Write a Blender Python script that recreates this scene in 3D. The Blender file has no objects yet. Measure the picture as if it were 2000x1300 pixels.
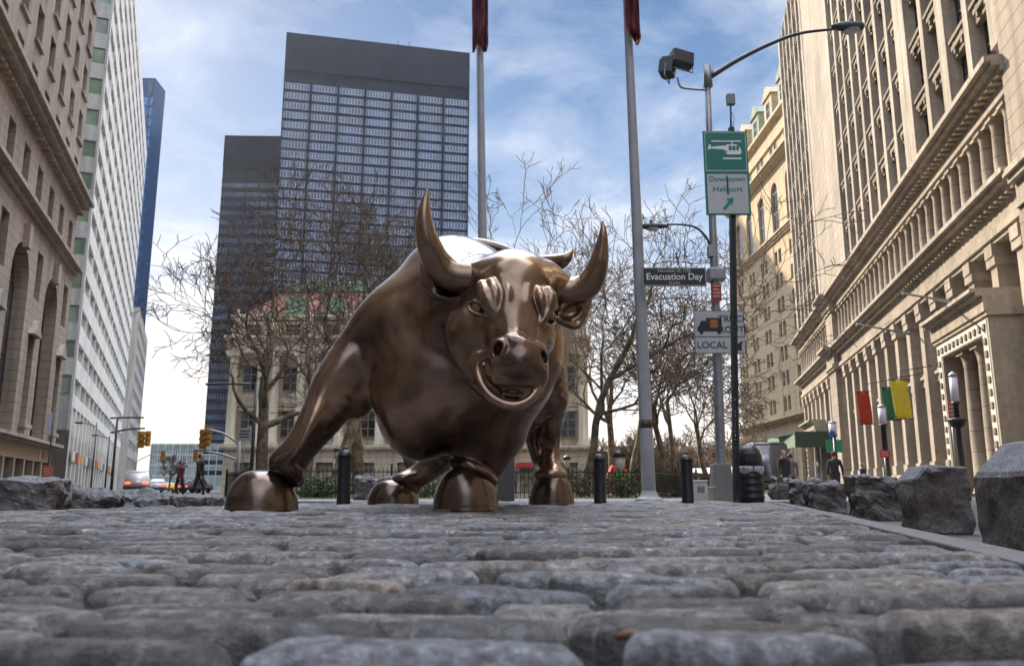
import bpy, bmesh, math, random
import numpy as np
from mathutils import Vector, Matrix
random.seed(7); rng = np.random.default_rng(7)
SC = bpy.context.scene
COL = SC.collection
# ------------------------------------------------------------------ camera
W0, H0, F0 = 2000.0, 1300.0, 1590.0          # photograph size and focal length in its pixels
PITCH = math.atan((957.0 - 650.0) / F0)
HC = 0.16                                      # the camera stands almost on the cobbles
cam = bpy.data.cameras.new('camera'); camo = bpy.data.objects.new('camera', cam); COL.objects.link(camo)
camo.location = (0, 0, HC); camo.rotation_euler = (math.pi / 2 + PITCH, 0, 0)
cam.sensor_width = 36; cam.lens = 36 * F0 / W0; cam.clip_start = 0.05; cam.clip_end = 4000
cam.dof.use_dof = True; cam.dof.focus_distance = 5.9; cam.dof.aperture_fstop = 5.0
SC.camera = camo
# ------------------------------------------------------------------ sky, sun, exposure
SUN_EL = math.radians(35); SUN_AZ = math.atan2(-0.60, 0.80)   # direction to the sun: ahead and to the left
sund = Vector((math.sin(SUN_AZ) * math.cos(SUN_EL), math.cos(SUN_AZ) * math.cos(SUN_EL), math.sin(SUN_EL)))
w = bpy.data.worlds.new("World"); SC.world = w; w.use_nodes = True
nt = w.node_tree; nt.nodes.clear()
def wn(t, **k):
    n = nt.nodes.new(t)
    for a, b in k.items(): setattr(n, a, b)
    return n
def mathn(T, op, a, b=None, c=None, clamp=False):
    n = T.nodes.new('ShaderNodeMath'); n.operation = op; n.use_clamp = clamp
    for i, v in enumerate((a, b, c)):
        if v is None: continue
        if isinstance(v, (int, float)): n.inputs[i].default_value = v
        else: T.links.new(v, n.inputs[i])
    return n.outputs[0]
def mixc(T, f, a, b, mode='MIX'):
    n = T.nodes.new('ShaderNodeMix'); n.data_type = 'RGBA'; n.blend_type = mode
    for i, v in ((0, f), (6, a), (7, b)):
        if isinstance(v, (int, float)): n.inputs[i].default_value = v
        elif isinstance(v, tuple): n.inputs[i].default_value = v + ((1,) if len(v) == 3 else ())
        else: T.links.new(v, n.inputs[i])
    return n.outputs[2]
def ramp(T, f, stops, interp='LINEAR'):
    n = T.nodes.new('ShaderNodeValToRGB'); r = n.color_ramp; r.interpolation = interp
    while len(r.elements) > 1: r.elements.remove(r.elements[0])
    for i, (p, c) in enumerate(stops):
        e = r.elements[0] if i == 0 else r.elements.new(p)
        e.position = p; c = c if isinstance(c, tuple) else (c, c, c); e.color = c + (1,)
    T.links.new(f, n.inputs[0]); return n.outputs[0]
sky = wn('ShaderNodeTexSky', sky_type='NISHITA', sun_disc=False, sun_elevation=SUN_EL, sun_rotation=SUN_AZ,
         air_density=1.0, dust_density=1.2, ozone_density=1.6)
tc = wn('ShaderNodeTexCoord'); sep = wn('ShaderNodeSeparateXYZ'); nt.links.new(tc.outputs['Generated'], sep.inputs[0])
# cloud layer: direction projected on a plane overhead, so the clouds flatten towards the horizon
zc = mathn(nt, 'ADD', mathn(nt, 'MAXIMUM', sep.outputs[2], 0.0), 0.10)
cx = mathn(nt, 'DIVIDE', sep.outputs[0], zc); cy = mathn(nt, 'DIVIDE', sep.outputs[1], zc)
cmb = wn('ShaderNodeCombineXYZ'); nt.links.new(cx, cmb.inputs[0]); nt.links.new(cy, cmb.inputs[1])
n1 = wn('ShaderNodeTexNoise'); n1.inputs['Scale'].default_value = 2.6; n1.inputs['Detail'].default_value = 9; n1.inputs['Roughness'].default_value = 0.60; n1.inputs['Distortion'].default_value = 0.35
nt.links.new(cmb.outputs[0], n1.inputs['Vector'])
n2 = wn('ShaderNodeTexNoise'); n2.inputs['Scale'].default_value = 0.45; n2.inputs['Detail'].default_value = 3
nt.links.new(cmb.outputs[0], n2.inputs['Vector'])
cv = mathn(nt, 'ADD', mathn(nt, 'MULTIPLY', n1.outputs[0], 0.62), mathn(nt, 'MULTIPLY', n2.outputs[0], 0.42))
lowb = mathn(nt, 'MULTIPLY', mathn(nt, 'SUBTRACT', 0.42, sep.outputs[2], clamp=True), 0.5)
cv = mathn(nt, 'ADD', cv, lowb)
cov = ramp(nt, cv, [(0.47, 0.0), (0.56, 0.30), (0.66, 0.85), (0.72, 1.0)])
hazef = mathn(nt, 'POWER', mathn(nt, 'SUBTRACT', 1.0, mathn(nt, 'ABSOLUTE', sep.outputs[2]), clamp=True), 5.0)
el = mathn(nt, 'MAXIMUM', sep.outputs[2], 0.0)
base = ramp(nt, el, [(0.0, (3.6, 3.7, 3.9)), (0.12, (1.7, 2.4, 3.5)), (0.30, (0.66, 1.48, 2.75)), (0.56, (0.27, 0.76, 1.72)), (1.0, (0.7, 1.4, 3.0))])
skyc = mixc(nt, 0.88, sky.outputs[0], base)
c1 = mixc(nt, mathn(nt, 'MULTIPLY', cov, 0.85), skyc, (3.9, 4.15, 4.7))
# low warm glow towards the sun
vd = wn('ShaderNodeVectorMath', operation='DOT_PRODUCT'); nt.links.new(tc.outputs['Generated'], vd.inputs[0]); vd.inputs[1].default_value = (math.sin(-0.62), math.cos(-0.62), 0.0)
gl = mathn(nt, 'POWER', mathn(nt, 'MAXIMUM', vd.outputs['Value'], 0.0), 5.0)
c2 = mixc(nt, mathn(nt, 'MULTIPLY', hazef, mathn(nt, 'ADD', 0.55, mathn(nt, 'MULTIPLY', gl, 0.45)), clamp=True), c1, (6.2, 5.2, 3.9))
lowback = mathn(nt, 'MULTIPLY', mathn(nt, 'SUBTRACT', -0.02, sep.outputs[1]), 4.0, clamp=True)
c2 = mixc(nt, mathn(nt, 'MULTIPLY', lowback, 0.85), c2, (0.9, 1.3, 2.1))      # unseen sky behind the camera dimmed to darken stone fronts and reflections
# added brightness in the unseen sky overhead and behind the camera, lighting bull and plaza
bk = mathn(nt, 'MULTIPLY', mathn(nt, 'MULTIPLY', mathn(nt, 'SUBTRACT', 0.15, sep.outputs[1]), 2.0, clamp=True), mathn(nt, 'MULTIPLY', mathn(nt, 'SUBTRACT', sep.outputs[2], 0.20), 3.5, clamp=True))
zn = mathn(nt, 'MULTIPLY', mathn(nt, 'SUBTRACT', sep.outputs[2], 0.60), 5.0, clamp=True)
bb = mathn(nt, 'MAXIMUM', bk, zn)
n3 = wn('ShaderNodeTexNoise'); n3.inputs['Scale'].default_value = 1.2; n3.inputs['Detail'].default_value = 3; nt.links.new(tc.outputs['Generated'], n3.inputs['Vector'])
cb = ramp(nt, n3.outputs[0], [(0.30, (3.0, 5.0, 9.0)), (0.50, (27.0, 29.0, 32.5)), (0.66, (42.0, 42.5, 44.0))])
dim = mathn(nt, 'MULTIPLY', mathn(nt, 'SUBTRACT', 0.10, sep.outputs[1]), 2.5, clamp=True)
cb = mixc(nt, mathn(nt, 'MULTIPLY', dim, 0.86), cb, (3.0, 3.4, 4.2))
c2 = mixc(nt, 1.0, c2, (1.0, 1.0, 1.0), 'MULTIPLY')
c2 = mixc(nt, mathn(nt, 'MULTIPLY', bb, 0.95), c2, cb)
bg = wn('ShaderNodeBackground'); bg.inputs[1].default_value = 0.10
out = wn('ShaderNodeOutputWorld'); nt.links.new(c2, bg.inputs[0]); nt.links.new(bg.outputs[0], out.inputs[0])
sl = bpy.data.lights.new('sun', 'SUN'); sl.energy = 3.3; sl.angle = math.radians(0.5); sl.color = (1.0, 0.87, 0.68)
so = bpy.data.objects.new('sun', sl); COL.objects.link(so); so.rotation_euler = (-sund).to_track_quat('-Z', 'Y').to_euler()
so.location = (-40, 30, 60)
SC.view_settings.view_transform = 'Standard'; SC.view_settings.look = 'None'
SC.view_settings.gamma = 1; SC.view_settings.exposure = 1.35
SC.cycles.max_bounces = 6; SC.cycles.diffuse_bounces = 3; SC.cycles.glossy_bounces = 4; SC.cycles.transmission_bounces = 4
SC.cycles.use_denoising = True; SC.cycles.use_adaptive_sampling = True; SC.cycles.adaptive_threshold = 0.02
SC.cycles.sample_clamp_indirect = 6
# ------------------------------------------------------------------ helpers
_s, _c = math.sin(PITCH), math.cos(PITCH)
def ray(px, py):
    x = (px - 1000.0) / F0; y = (650.0 - py) / F0
    return Vector((x, _c - y * _s, _s + y * _c))
def P(px, py, Y):
    r = ray(px, py); return Vector((0, 0, HC)) + r * (Y / r.y)
def G(px, py, z=0.0):
    r = ray(px, py); return Vector((0, 0, HC)) + r * ((z - HC) / r.z)
def XatG(px, Y, z=0.0):
    """world x where the photo column px meets height z at depth Y"""
    a = (z - HC) / Y; yy = (a * _c - _s) / (_c + a * _s); d = _c - yy * _s
    return (px - 1000.0) / F0 * Y / d
def ZAT(py, Y):
    return P(1000, py, Y).z
def mesh_obj(name, verts, faces, mat=None, parent=None, smooth=False):
    me = bpy.data.meshes.new(name)
    v = np.asarray(verts, dtype=np.float32).reshape(-1, 3)
    if isinstance(faces, np.ndarray) and faces.ndim == 2:
        n = faces.shape[1]; me.vertices.add(len(v)); me.vertices.foreach_set('co', v.ravel())
        me.loops.add(faces.size); me.loops.foreach_set('vertex_index', faces.ravel().astype(np.int32))
        me.polygons.add(len(faces)); me.polygons.foreach_set('loop_start', np.arange(0, faces.size, n, dtype=np.int32))
        me.update(calc_edges=True); me.validate()
    else:
        me.from_pydata([tuple(map(float, q)) for q in v], [], [tuple(map(int, f)) for f in faces]); me.update()
    if smooth: me.polygons.foreach_set('use_smooth', np.ones(len(me.polygons), dtype=bool))
    if mat: me.materials.append(mat)
    o = bpy.data.objects.new(name, me); COL.objects.link(o)
    if parent: o.parent = parent
    return o
def tag(o, label=None, cat=None, group=None, kind=None):
    if label: o['label'] = label
    if cat: o['category'] = cat
    if group: o['group'] = group
    if kind: o['kind'] = kind
    return o
def empty(name, loc, label=None, cat=None, group=None, rz=0.0, kind=None):
    o = bpy.data.objects.new(name, None); COL.objects.link(o); o.location = loc; o.rotation_euler = (0, 0, rz)
    o.empty_display_size = 0.2
    return tag(o, label, cat, group, kind)
def copy_tree(o, parent=None):
    c = o.copy(); COL.objects.link(c)
    if parent is not None: c.parent = parent
    for ch in list(o.children): copy_tree(ch, c)
    return c
class MB:
    """collects shapes; build() links them as ONE mesh object"""
    def __init__(s): s.v = []; s.f = []; s.sm = []; s.M = None
    def add(s, verts, faces, smooth=False):
        o = len(s.v)
        for q in verts:
            q = Vector(q)
            s.v.append(tuple(s.M @ q) if s.M is not None else tuple(q))
        for f in faces: s.f.append(tuple(i + o for i in f)); s.sm.append(smooth)
        return s
    def box(s, x0, x1, y0, y1, z0, z1):
        return s.add([(x0,y0,z0),(x1,y0,z0),(x1,y1,z0),(x0,y1,z0),(x0,y0,z1),(x1,y0,z1),(x1,y1,z1),(x0,y1,z1)],
              [(0,3,2,1),(4,5,6,7),(0,1,5,4),(1,2,6,5),(2,3,7,6),(3,0,4,7)])
    def bbox(s, x0, x1, y0, y1, z0, z1, b=0.01):
        """box with bevelled edges all round"""
        bm = bmesh.new(); bmesh.ops.create_cube(bm, size=1)
        for v in bm.verts: v.co = Vector(((x0+x1)/2 + v.co.x*(x1-x0), (y0+y1)/2 + v.co.y*(y1-y0), (z0+z1)/2 + v.co.z*(z1-z0)))
        bmesh.ops.bevel(bm, geom=list(bm.edges), offset=b, segments=2, affect='EDGES', profile=0.5)
        bm.verts.index_update()
        s.add([v.co.copy() for v in bm.verts], [[v.index for v in f.verts] for f in bm.faces]); bm.free(); return s
    def tube(s, pts, rad, n=10, cap=True, smooth=True):
        pts = [Vector(p) for p in pts]
        rad = rad if isinstance(rad, (list, tuple)) else [rad] * len(pts)
        vs = []; fs = []; up = None
        for i, p in enumerate(pts):
            d = (pts[min(i+1, len(pts)-1)] - pts[max(i-1, 0)]).normalized()
            if up is None: up = Vector((0, 0, 1)) if abs(d.z) < 0.9 else Vector((1, 0, 0))
            u = d.cross(up).normalized(); v = u.cross(d).normalized(); up = v
            for k in range(n):
                a = 2 * math.pi * k / n; vs.append(p + (u * math.cos(a) + v * math.sin(a)) * rad[i])
        for i in range(len(pts) - 1):
            for k in range(n):
                a, b = i * n + k, i * n + (k + 1) % n; fs.append((a, b, b + n, a + n))
        s.add(vs, fs, smooth)
        if cap:
            o = len(s.v) - len(vs)
            s.f.append(tuple(o + k for k in range(n))[::-1]); s.sm.append(False)
            s.f.append(tuple(o + (len(pts) - 1) * n + k for k in range(n))); s.sm.append(False)
        return s
    def lathe(s, prof, n=20, c=(0, 0, 0), smooth=True, a0=0.0):
        vs = []; fs = []; m = len(prof)
        for k in range(n):
            a = a0 + 2 * math.pi * k / n
            for r, z in prof: vs.append((c[0] + r * math.cos(a), c[1] + r * math.sin(a), c[2] + z))
        for k in range(n):
            k2 = (k + 1) % n
            for i in range(m - 1): fs.append((k*m+i, k2*m+i, k2*m+i+1, k*m+i+1))
        s.add(vs, fs, smooth)
        o = len(s.v) - len(vs)
        for i in (0, m - 1):
            if prof[i][0] > 1e-5:
                f = [o + k * m + i for k in range(n)]; s.f.append(tuple(f[::-1] if i == 0 else f)); s.sm.append(False)
        return s
    def prism(s, poly, M, d0, d1):
        """poly (u, v) extruded along the third axis from d0 to d1, placed by M"""
        n = len(poly); vs = [M @ Vector((u, v, d0)) for u, v in poly] + [M @ Vector((u, v, d1)) for u, v in poly]
        fs = [tuple(range(n))[::-1], tuple(range(n, 2*n))] + [(i, (i+1) % n, (i+1) % n + n, i + n) for i in range(n)]
        return s.add(vs, fs)
    def build(s, name, mat=None, parent=None):
        me = bpy.data.meshes.new(name); me.from_pydata(s.v, [], s.f); me.update()
        me.polygons.foreach_set('use_smooth', s.sm)
        if mat: me.materials.append(mat)
        o = bpy.data.objects.new(name, me); COL.objects.link(o)
        if parent: o.parent = parent
        return o
# ------------------------------------------------------------------ materials
MATS = {}
def mat(name, col, rough=0.7, metal=0.0, noise=0.0, nscale=3.0, bump=0.0, bscale=20.0, spec=0.5, emit=None, estr=1.0, coat=0.0, col2=None, coords='Object'):
    if name in MATS: return MATS[name]
    m = bpy.data.materials.new(name); m.use_nodes = True; T = m.node_tree; b = T.nodes['Principled BSDF']
    b.inputs['Base Color'].default_value = tuple(col) + (1,); b.inputs['Roughness'].default_value = rough
    b.inputs['Metallic'].default_value = metal; b.inputs['Specular IOR Level'].default_value = spec
    b.inputs['Coat Weight'].default_value = coat
    if emit: b.inputs['Emission Color'].default_value = tuple(emit) + (1,); b.inputs['Emission Strength'].default_value = estr
    if noise or bump:
        tcn = T.nodes.new('ShaderNodeTexCoord')
    if noise:
        n = T.nodes.new('ShaderNodeTexNoise'); n.inputs['Scale'].default_value = nscale; n.inputs['Detail'].default_value = 8; n.inputs['Roughness'].default_value = 0.65
        T.links.new(tcn.outputs[coords], n.inputs['Vector'])
        c2 = col2 or tuple(c * (1 - noise) for c in col)
        c1 = tuple(min(1, c * (1 + noise * 0.5)) for c in col)
        o = ramp(T, n.outputs[0], [(0.3, c2), (0.7, c1)]); T.links.new(o, b.inputs['Base Color'])
    if bump:
        n = T.nodes.new('ShaderNodeTexNoise'); n.inputs['Scale'].default_value = bscale; n.inputs['Detail'].default_value = 6
        T.links.new(tcn.outputs[coords], n.inputs['Vector'])
        bp = T.nodes.new('ShaderNodeBump'); bp.inputs['Strength'].default_value = bump; bp.inputs['Distance'].default_value = 0.02
        T.links.new(n.outputs[0], bp.inputs['Height']); T.links.new(bp.outputs[0], b.inputs['Normal'])
    MATS[name] = m; return m
# ------------------------------------------------------------------ the bronze bull (signed distance modelling, one continuous body)
def rpx(r, Y): return r * Y / F0
def smooth_chain(pts, n=10):
    pts = [np.array(p, float) for p in pts]; q = [2 * pts[0] - pts[1]] + pts + [2 * pts[-1] - pts[-2]]; out = []
    for i in range(1, len(q) - 2):
        for k in range(n):
            t = k / n; a, b, c, d = q[i-1], q[i], q[i+1], q[i+2]
            out.append(0.5 * ((2*b) + (-a + c)*t + (2*a - 5*b + 4*c - d)*t*t + (-a + 3*b - 3*c + d)*t*t*t))
    out.append(pts[-1]); return out
class Ball:   # ellipsoid; radii given in photo pixels (width, height) and metres (depth), rolled in the picture plane
    def __init__(s, px, py, Y, rx, ry=None, rz=None, roll=0.0, yaw=0.0, pitch=0.0):
        s.c = np.array(P(px, py, Y)); ry = rx if ry is None else ry
        s.r = np.array([rpx(rx, Y), rpx(rx, Y) if rz is None else rz, rpx(ry, Y)])
        R = Matrix.Rotation(math.radians(yaw), 3, 'Z') @ Matrix.Rotation(math.radians(pitch), 3, 'X') @ Matrix.Rotation(math.radians(roll), 3, 'Y')
        s.R = np.array(R); m = s.r.max(); s.lo = s.c - m; s.hi = s.c + m
    def __call__(s, p):
        q = (p - s.c) @ s.R; k0 = np.linalg.norm(q / s.r, axis=1); k1 = np.linalg.norm(q / (s.r ** 2), axis=1)
        return np.where(k1 > 1e-6, k0 * (k0 - 1) / np.maximum(k1, 1e-6), -s.r.min())
class Chain:  # tapered tube through points (px, py, Y, radius px)
    def __init__(s, *pts, n=4):
        if len(pts) > 2: pts = smooth_chain(pts, n)
        s.p = np.array([P(a, b, c) for a, b, c, d in pts]); s.r = np.array([rpx(d, c) for a, b, c, d in pts])
        m = s.r.max(); s.lo = s.p.min(0) - m; s.hi = s.p.max(0) + m
    def __call__(s, p):
        best = None
        for i in range(len(s.p) - 1):
            a, b = s.p[i], s.p[i + 1]; ba = b - a; t = np.clip(((p - a) @ ba) / (ba @ ba), 0, 1)
            d = np.linalg.norm(p - a - t[:, None] * ba, axis=1) - (s.r[i] + t * (s.r[i + 1] - s.r[i]))
            best = d if best is None else np.minimum(best, d)
        return best
def smin(a, b, k):
    h = np.maximum(k - np.abs(a - b), 0) / k; return np.minimum(a, b) - h * h * k * 0.25
def evaluate(ops, p, margin=0.15):
    d = np.full(len(p), 1.0)
    for kind, f, k in ops:
        m = np.all((p > f.lo - margin - k) & (p < f.hi + margin + k), axis=1)
        if not m.any(): continue
        q = f(p[m])
        if kind == '+': d[m] = smin(d[m], q, k)
        else: d[m] = -smin(-d[m], q, k)
    return d
def surface(ops, lo, hi, h):
    lo = np.array(lo); n = np.ceil((np.array(hi) - lo) / h).astype(int) + 1
    B = 8; n = ((n + B - 1) // B) * B + 1
    D = np.ones(n, dtype=np.float32)
    cb = [(np.arange(0, n[i] - 1, B) + B / 2) * h + lo[i] for i in range(3)]
    cg = np.stack(np.meshgrid(*cb, indexing='ij'), -1).reshape(-1, 3)
    dc = evaluate(ops, cg, 0.4); rad = B * h * 0.87 + 0.03
    idx = np.stack(np.meshgrid(*[np.arange(0, n[i] - 1, B) for i in range(3)], indexing='ij'), -1).reshape(-1, 3)
    o = np.stack(np.meshgrid(*[np.arange(B + 1)] * 3, indexing='ij'), -1).reshape(-1, 3)
    ins = dc < -rad * 1.3; near = (dc < rad * 1.5) & ~ins
    for i in idx[ins]: D[i[0]:i[0]+B+1, i[1]:i[1]+B+1, i[2]:i[2]+B+1] = -1
    nb = idx[near]
    for s0 in range(0, len(nb), 400):
        q = nb[s0:s0+400]; g = (q[:, None, :] + o[None]).reshape(-1, 3)
        D[g[:, 0], g[:, 1], g[:, 2]] = evaluate(ops, g * h + lo, 0.12)
    # naive surface nets
    ix = nb; g = (ix[:, None, :] + np.stack(np.meshgrid(*[np.arange(B)] * 3, indexing='ij'), -1).reshape(1, -1, 3)).reshape(-1, 3)
    cor = np.array([(i, j, k) for i in (0, 1) for j in (0, 1) for k in (0, 1)])
    vals = np.stack([D[g[:, 0]+c[0], g[:, 1]+c[1], g[:, 2]+c[2]] for c in cor], 1)
    act = (vals.min(1) < 0) & (vals.max(1) >= 0); g = g[act]; vals = vals[act]
    acc = np.zeros((len(g), 3)); cnt = np.zeros(len(g))
    for a in range(8):
        for b in range(a + 1, 8):
            if np.abs(cor[a] - cor[b]).sum() != 1: continue
            va, vb = vals[:, a], vals[:, b]; m = (va < 0) != (vb < 0)
            t = np.where(m, va / np.where(m, va - vb, 1), 0)
            acc += np.where(m[:, None], cor[a] + t[:, None] * (cor[b] - cor[a]), 0); cnt += m
    V = (g + acc / cnt[:, None]) * h + lo
    ids = -np.ones(n, dtype=np.int32); ids[g[:, 0], g[:, 1], g[:, 2]] = np.arange(len(g))
    F = []
    for ax in range(3):
        e = np.zeros(3, int); e[ax] = 1; u = np.zeros(3, int); u[(ax+1) % 3] = 1; v = np.zeros(3, int); v[(ax+2) % 3] = 1
        d0 = D[g[:, 0], g[:, 1], g[:, 2]]; d1 = D[g[:, 0]+e[0], g[:, 1]+e[1], g[:, 2]+e[2]]
        m = ((d0 < 0) != (d1 < 0)) & np.all(g - u - v >= 0, axis=1); q = g[m]; s = d0[m] < 0
        a = ids[tuple(q.T)]; b = ids[tuple((q - u).T)]; c = ids[tuple((q - u - v).T)]; d = ids[tuple((q - v).T)]
        ok = (a >= 0) & (b >= 0) & (c >= 0) & (d >= 0)
        quad = np.stack([a, b, c, d], 1)[ok]; s = s[ok]; quad[~s] = quad[~s][:, ::-1]; F.append(quad)
    F = np.concatenate(F)
    for it in range(2):      # pull vertices on to the true surface
        d = evaluate(ops, V, 0.12); gr = np.zeros_like(V); e = h * 0.6
        for i in range(3):
            w_ = np.zeros(3); w_[i] = e; gr[:, i] = (evaluate(ops, V + w_, 0.12) - evaluate(ops, V - w_, 0.12)) / (2 * e)
        gn = np.maximum((gr ** 2).sum(1), 0.25); V = V - np.clip(d / gn, -h, h)[:, None] * gr * 0.8
    E = np.concatenate([F[:, [0, 1]], F[:, [1, 2]], F[:, [2, 3]], F[:, [3, 0]]]); deg = np.bincount(E.ravel(), minlength=len(V))[:, None]
    for it in range(6):      # a light polish
        A_ = np.zeros_like(V)
        for c in range(3): A_[:, c] = np.bincount(E[:, 0], V[E[:, 1], c], len(V)) + np.bincount(E[:, 1], V[E[:, 0], c], len(V))
        V = V + (0.5 if it % 2 == 0 else -0.40) * (A_ / np.maximum(deg, 1) - V)
    return V, F
B = []
def add(f, k=0.06): B.append(('+', f, k))
def sub(f, k=0.02): B.append(('-', f, k))
# trunk, shoulders, rump
add(Chain((905, 640, 7.25, 160), (945, 648, 8.2, 150), (975, 640, 9.3, 138)), 0.1)
add(Ball(880, 560, 7.35, 95, 100, 0.50), 0.25)                       # hump
add(Ball(796, 655, 7.1, 108, 112, 0.50), 0.2)                        # shoulder above the stretched foreleg
add(Ball(1000, 640, 9.35, 112, 150, 0.62), 0.2)                      # rump
add(Ball(862, 730, 6.98, 135, 115, 0.50), 0.2)                       # chest
add(Ball(812, 800, 6.90, 78, 100, 0.34, roll=-14), 0.16)             # brisket
add(Ball(900, 800, 6.9, 105, 72, 0.34), 0.18)
add(Ball(985, 730, 6.75, 100, 98, 0.36), 0.18)                       # dewlap side
add(Chain((900, 610, 6.9, 112), (960, 600, 6.5, 104), (985, 610, 6.2, 76)), 0.12)   # neck
# foreleg stretched to the side
add(Chain((745, 665, 7.05, 72), (676, 740, 6.98, 58), (630, 812, 6.9, 43), (592, 866, 6.85, 33), (564, 904, 6.84, 34)), 0.09)
add(Ball(664, 728, 6.88, 36, 86, 0.20, roll=34), 0.05)
add(Ball(704, 772, 7.0, 34, 50, 0.17, roll=24), 0.05)
add(Ball(622, 826, 6.83, 26, 56, 0.13, roll=34), 0.04)
add(Chain((640, 740, 6.80, 14), (608, 826, 6.69, 13), (578, 882, 6.67, 11), (552, 902, 6.68, 11)), 0.07)      # tendon
add(Chain((538, 905, 6.80, 12), (560, 915, 6.70, 13), (580, 932, 6.76, 12)), 0.06)
add(Chain((562, 902, 6.85, 30), (580, 936, 6.9, 15)), 0.05)
# foreleg under the chest
add(Chain((968, 770, 6.95, 88), (962, 830, 6.95, 66), (940, 880, 6.95, 50), (915, 920, 6.95, 36)), 0.12)
add(Chain((988, 850, 6.95, 38), (962, 905, 6.98, 27), (955, 934, 7.0, 15)), 0.06)
add(Chain((886, 904, 6.82, 9), (916, 908, 6.72, 11), (944, 922, 6.74, 11), (964, 938, 6.86, 9)), 0.035)
sub(Chain((905, 700, 6.34, 5), (900, 760, 6.40, 7), (870, 830, 6.52, 6)), 0.09)
# hind legs
add(Chain((960, 760, 9.2, 95), (900, 860, 9.3, 44), (850, 905, 9.55, 27), (812, 935, 9.65, 22), (800, 950, 9.65, 22)), 0.12)
add(Ball(790, 934, 9.6, 28, 14, 0.16, roll=-14), 0.10)
add(Chain((1045, 720, 9.25, 62), (1070, 780, 9.35, 38), (1066, 835, 9.7, 27), (1065, 880, 9.8, 20), (1074, 925, 9.65, 24)), 0.10)
add(Chain((1040, 790, 9.3, 34), (1036, 850, 9.6, 13), (1052, 905, 9.8, 11)), 0.05)
add(Chain((1082, 780, 9.3, 26), (1082, 845, 9.65, 13), (1081, 900, 9.7, 11)), 0.08)
add(Ball(1074, 926, 9.6, 33, 16, 0.17), 0.10)
# skin folds of the neck beside the face
for dx, r in ((0, 6), (7, 6), (13, 5), (20, 5)):
    add(Chain((1072 + dx, 612, 6.55 + dx * .004, r), (1080 + dx * .9, 668, 6.45 + dx * .004, r), (1073 + dx * .8, 725, 6.45 + dx * .004, r), (1052 + dx * .3, 775, 6.55, 3)), 0.022)
add(Chain((1062, 640, 6.5, 36), (1060, 700, 6.5, 34), (1040, 760, 6.6, 30)), 0.06)
for x0, y0, x1, y1, x2, y2 in ((900, 600, 872, 626, 862, 670), (880, 604, 856, 640, 848, 690)):
    add(Chain((x0, y0, 6.44, 8), (x1, y1, 6.5, 9), (x2, y2, 6.6, 7)), 0.10)
# head
add(Ball(1004, 562, 6.10, 84, 72, 0.34), 0.06)
add(Chain((1003, 560, 6.07, 72), (1002, 620, 5.94, 68), (1012, 690, 5.80, 52), n=14), 0.08)
add(Ball(934, 652, 6.10, 67, 74, 0.24, roll=-12), 0.09)              # cheek
add(Chain((926, 686, 6.10, 50), (960, 740, 5.98, 40), (1000, 764, 5.86, 28)), 0.07)   # jaw
add(Ball(1056, 650, 6.02, 31, 50, 0.24), 0.07)
add(Chain((905, 541, 6.12, 31), (960, 540, 6.10, 38)), 0.08)          # horn roots
add(Chain((1065, 545, 6.12, 38), (1106, 565, 6.15, 27)), 0.08)
add(Ball(1013, 706, 5.72, 57, 41, 0.22, roll=3), 0.05)                # muzzle
add(Chain((968, 722, 5.68, 20), (1012, 724, 5.60, 22), (1052, 727, 5.68, 18)), 0.07)
add(Chain((972, 672, 5.62, 14), (1010, 668, 5.57, 14), (1050, 684, 5.62, 12)), 0.05)
add(Chain((990, 590, 5.80, 20), (1000, 655, 5.66, 20)), 0.07)         # nose bridge
# brows
add(Chain((943, 560, 5.80, 15), (951, 579, 5.735, 16), (959, 599, 5.71, 11), (967, 615, 5.70, 6), n=10), 0.03)
add(Chain((960, 552, 5.775, 11), (967, 574, 5.715, 12), (971, 606, 5.695, 5), n=10), 0.022)
add(Chain((982, 548, 5.78, 9), (990, 576, 5.715, 9), (983, 612, 5.695, 5), n=10), 0.035)
add(Chain((1069, 571, 5.82, 14), (1075, 586, 5.80, 15), (1070, 607, 5.775, 9), (1060, 628, 5.75, 5), n=10), 0.03)
add(Chain((1052, 567, 5.795, 9), (1056, 583, 5.755, 9), (1059, 606, 5.75, 5), n=10), 0.022)
add(Chain((1032, 562, 5.775, 7), (1030, 588, 5.745, 6)), 0.03)
# eye sockets and lids
sub(Ball(935, 601, 5.79, 22, 11, 0.10, roll=30), 0.02)
add(Chain((915, 592, 5.86, 4), (927, 588, 5.80, 4), (945, 599, 5.735, 5), (966, 620, 5.725, 3.5)), 0.035)
add(Chain((915, 594, 5.86, 4), (918, 606, 5.825, 4), (934, 614, 5.775, 4), (952, 617, 5.745, 4), (966, 621, 5.725, 3.5)), 0.035)
sub(Ball(1077, 620, 5.84, 13, 14, 0.08, roll=-35), 0.018)
add(Chain((1058, 634, 5.76, 4), (1068, 614, 5.765, 7), (1084, 598, 5.83, 8)), 0.02)
add(Chain((1060, 633, 5.77, 3.5), (1074, 637, 5.82, 3.5), (1086, 630, 5.90, 3.5)), 0.012)
# nostrils
add(Chain((962, 697, 5.63, 5), (960, 678, 5.62, 6), (972, 667, 5.575, 6), (984, 674, 5.535, 5), (980, 690, 5.53, 4)), 0.03)
sub(Ball(972, 681, 5.56, 8.5, 14, 0.11, roll=28), 0.008)
add(Chain((1048, 682, 5.585, 4), (1060, 681, 5.625, 5), (1069, 700, 5.68, 4)), 0.02)
sub(Ball(1062, 697, 5.62, 5.5, 13, 0.09, roll=-22), 0.008)
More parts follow.
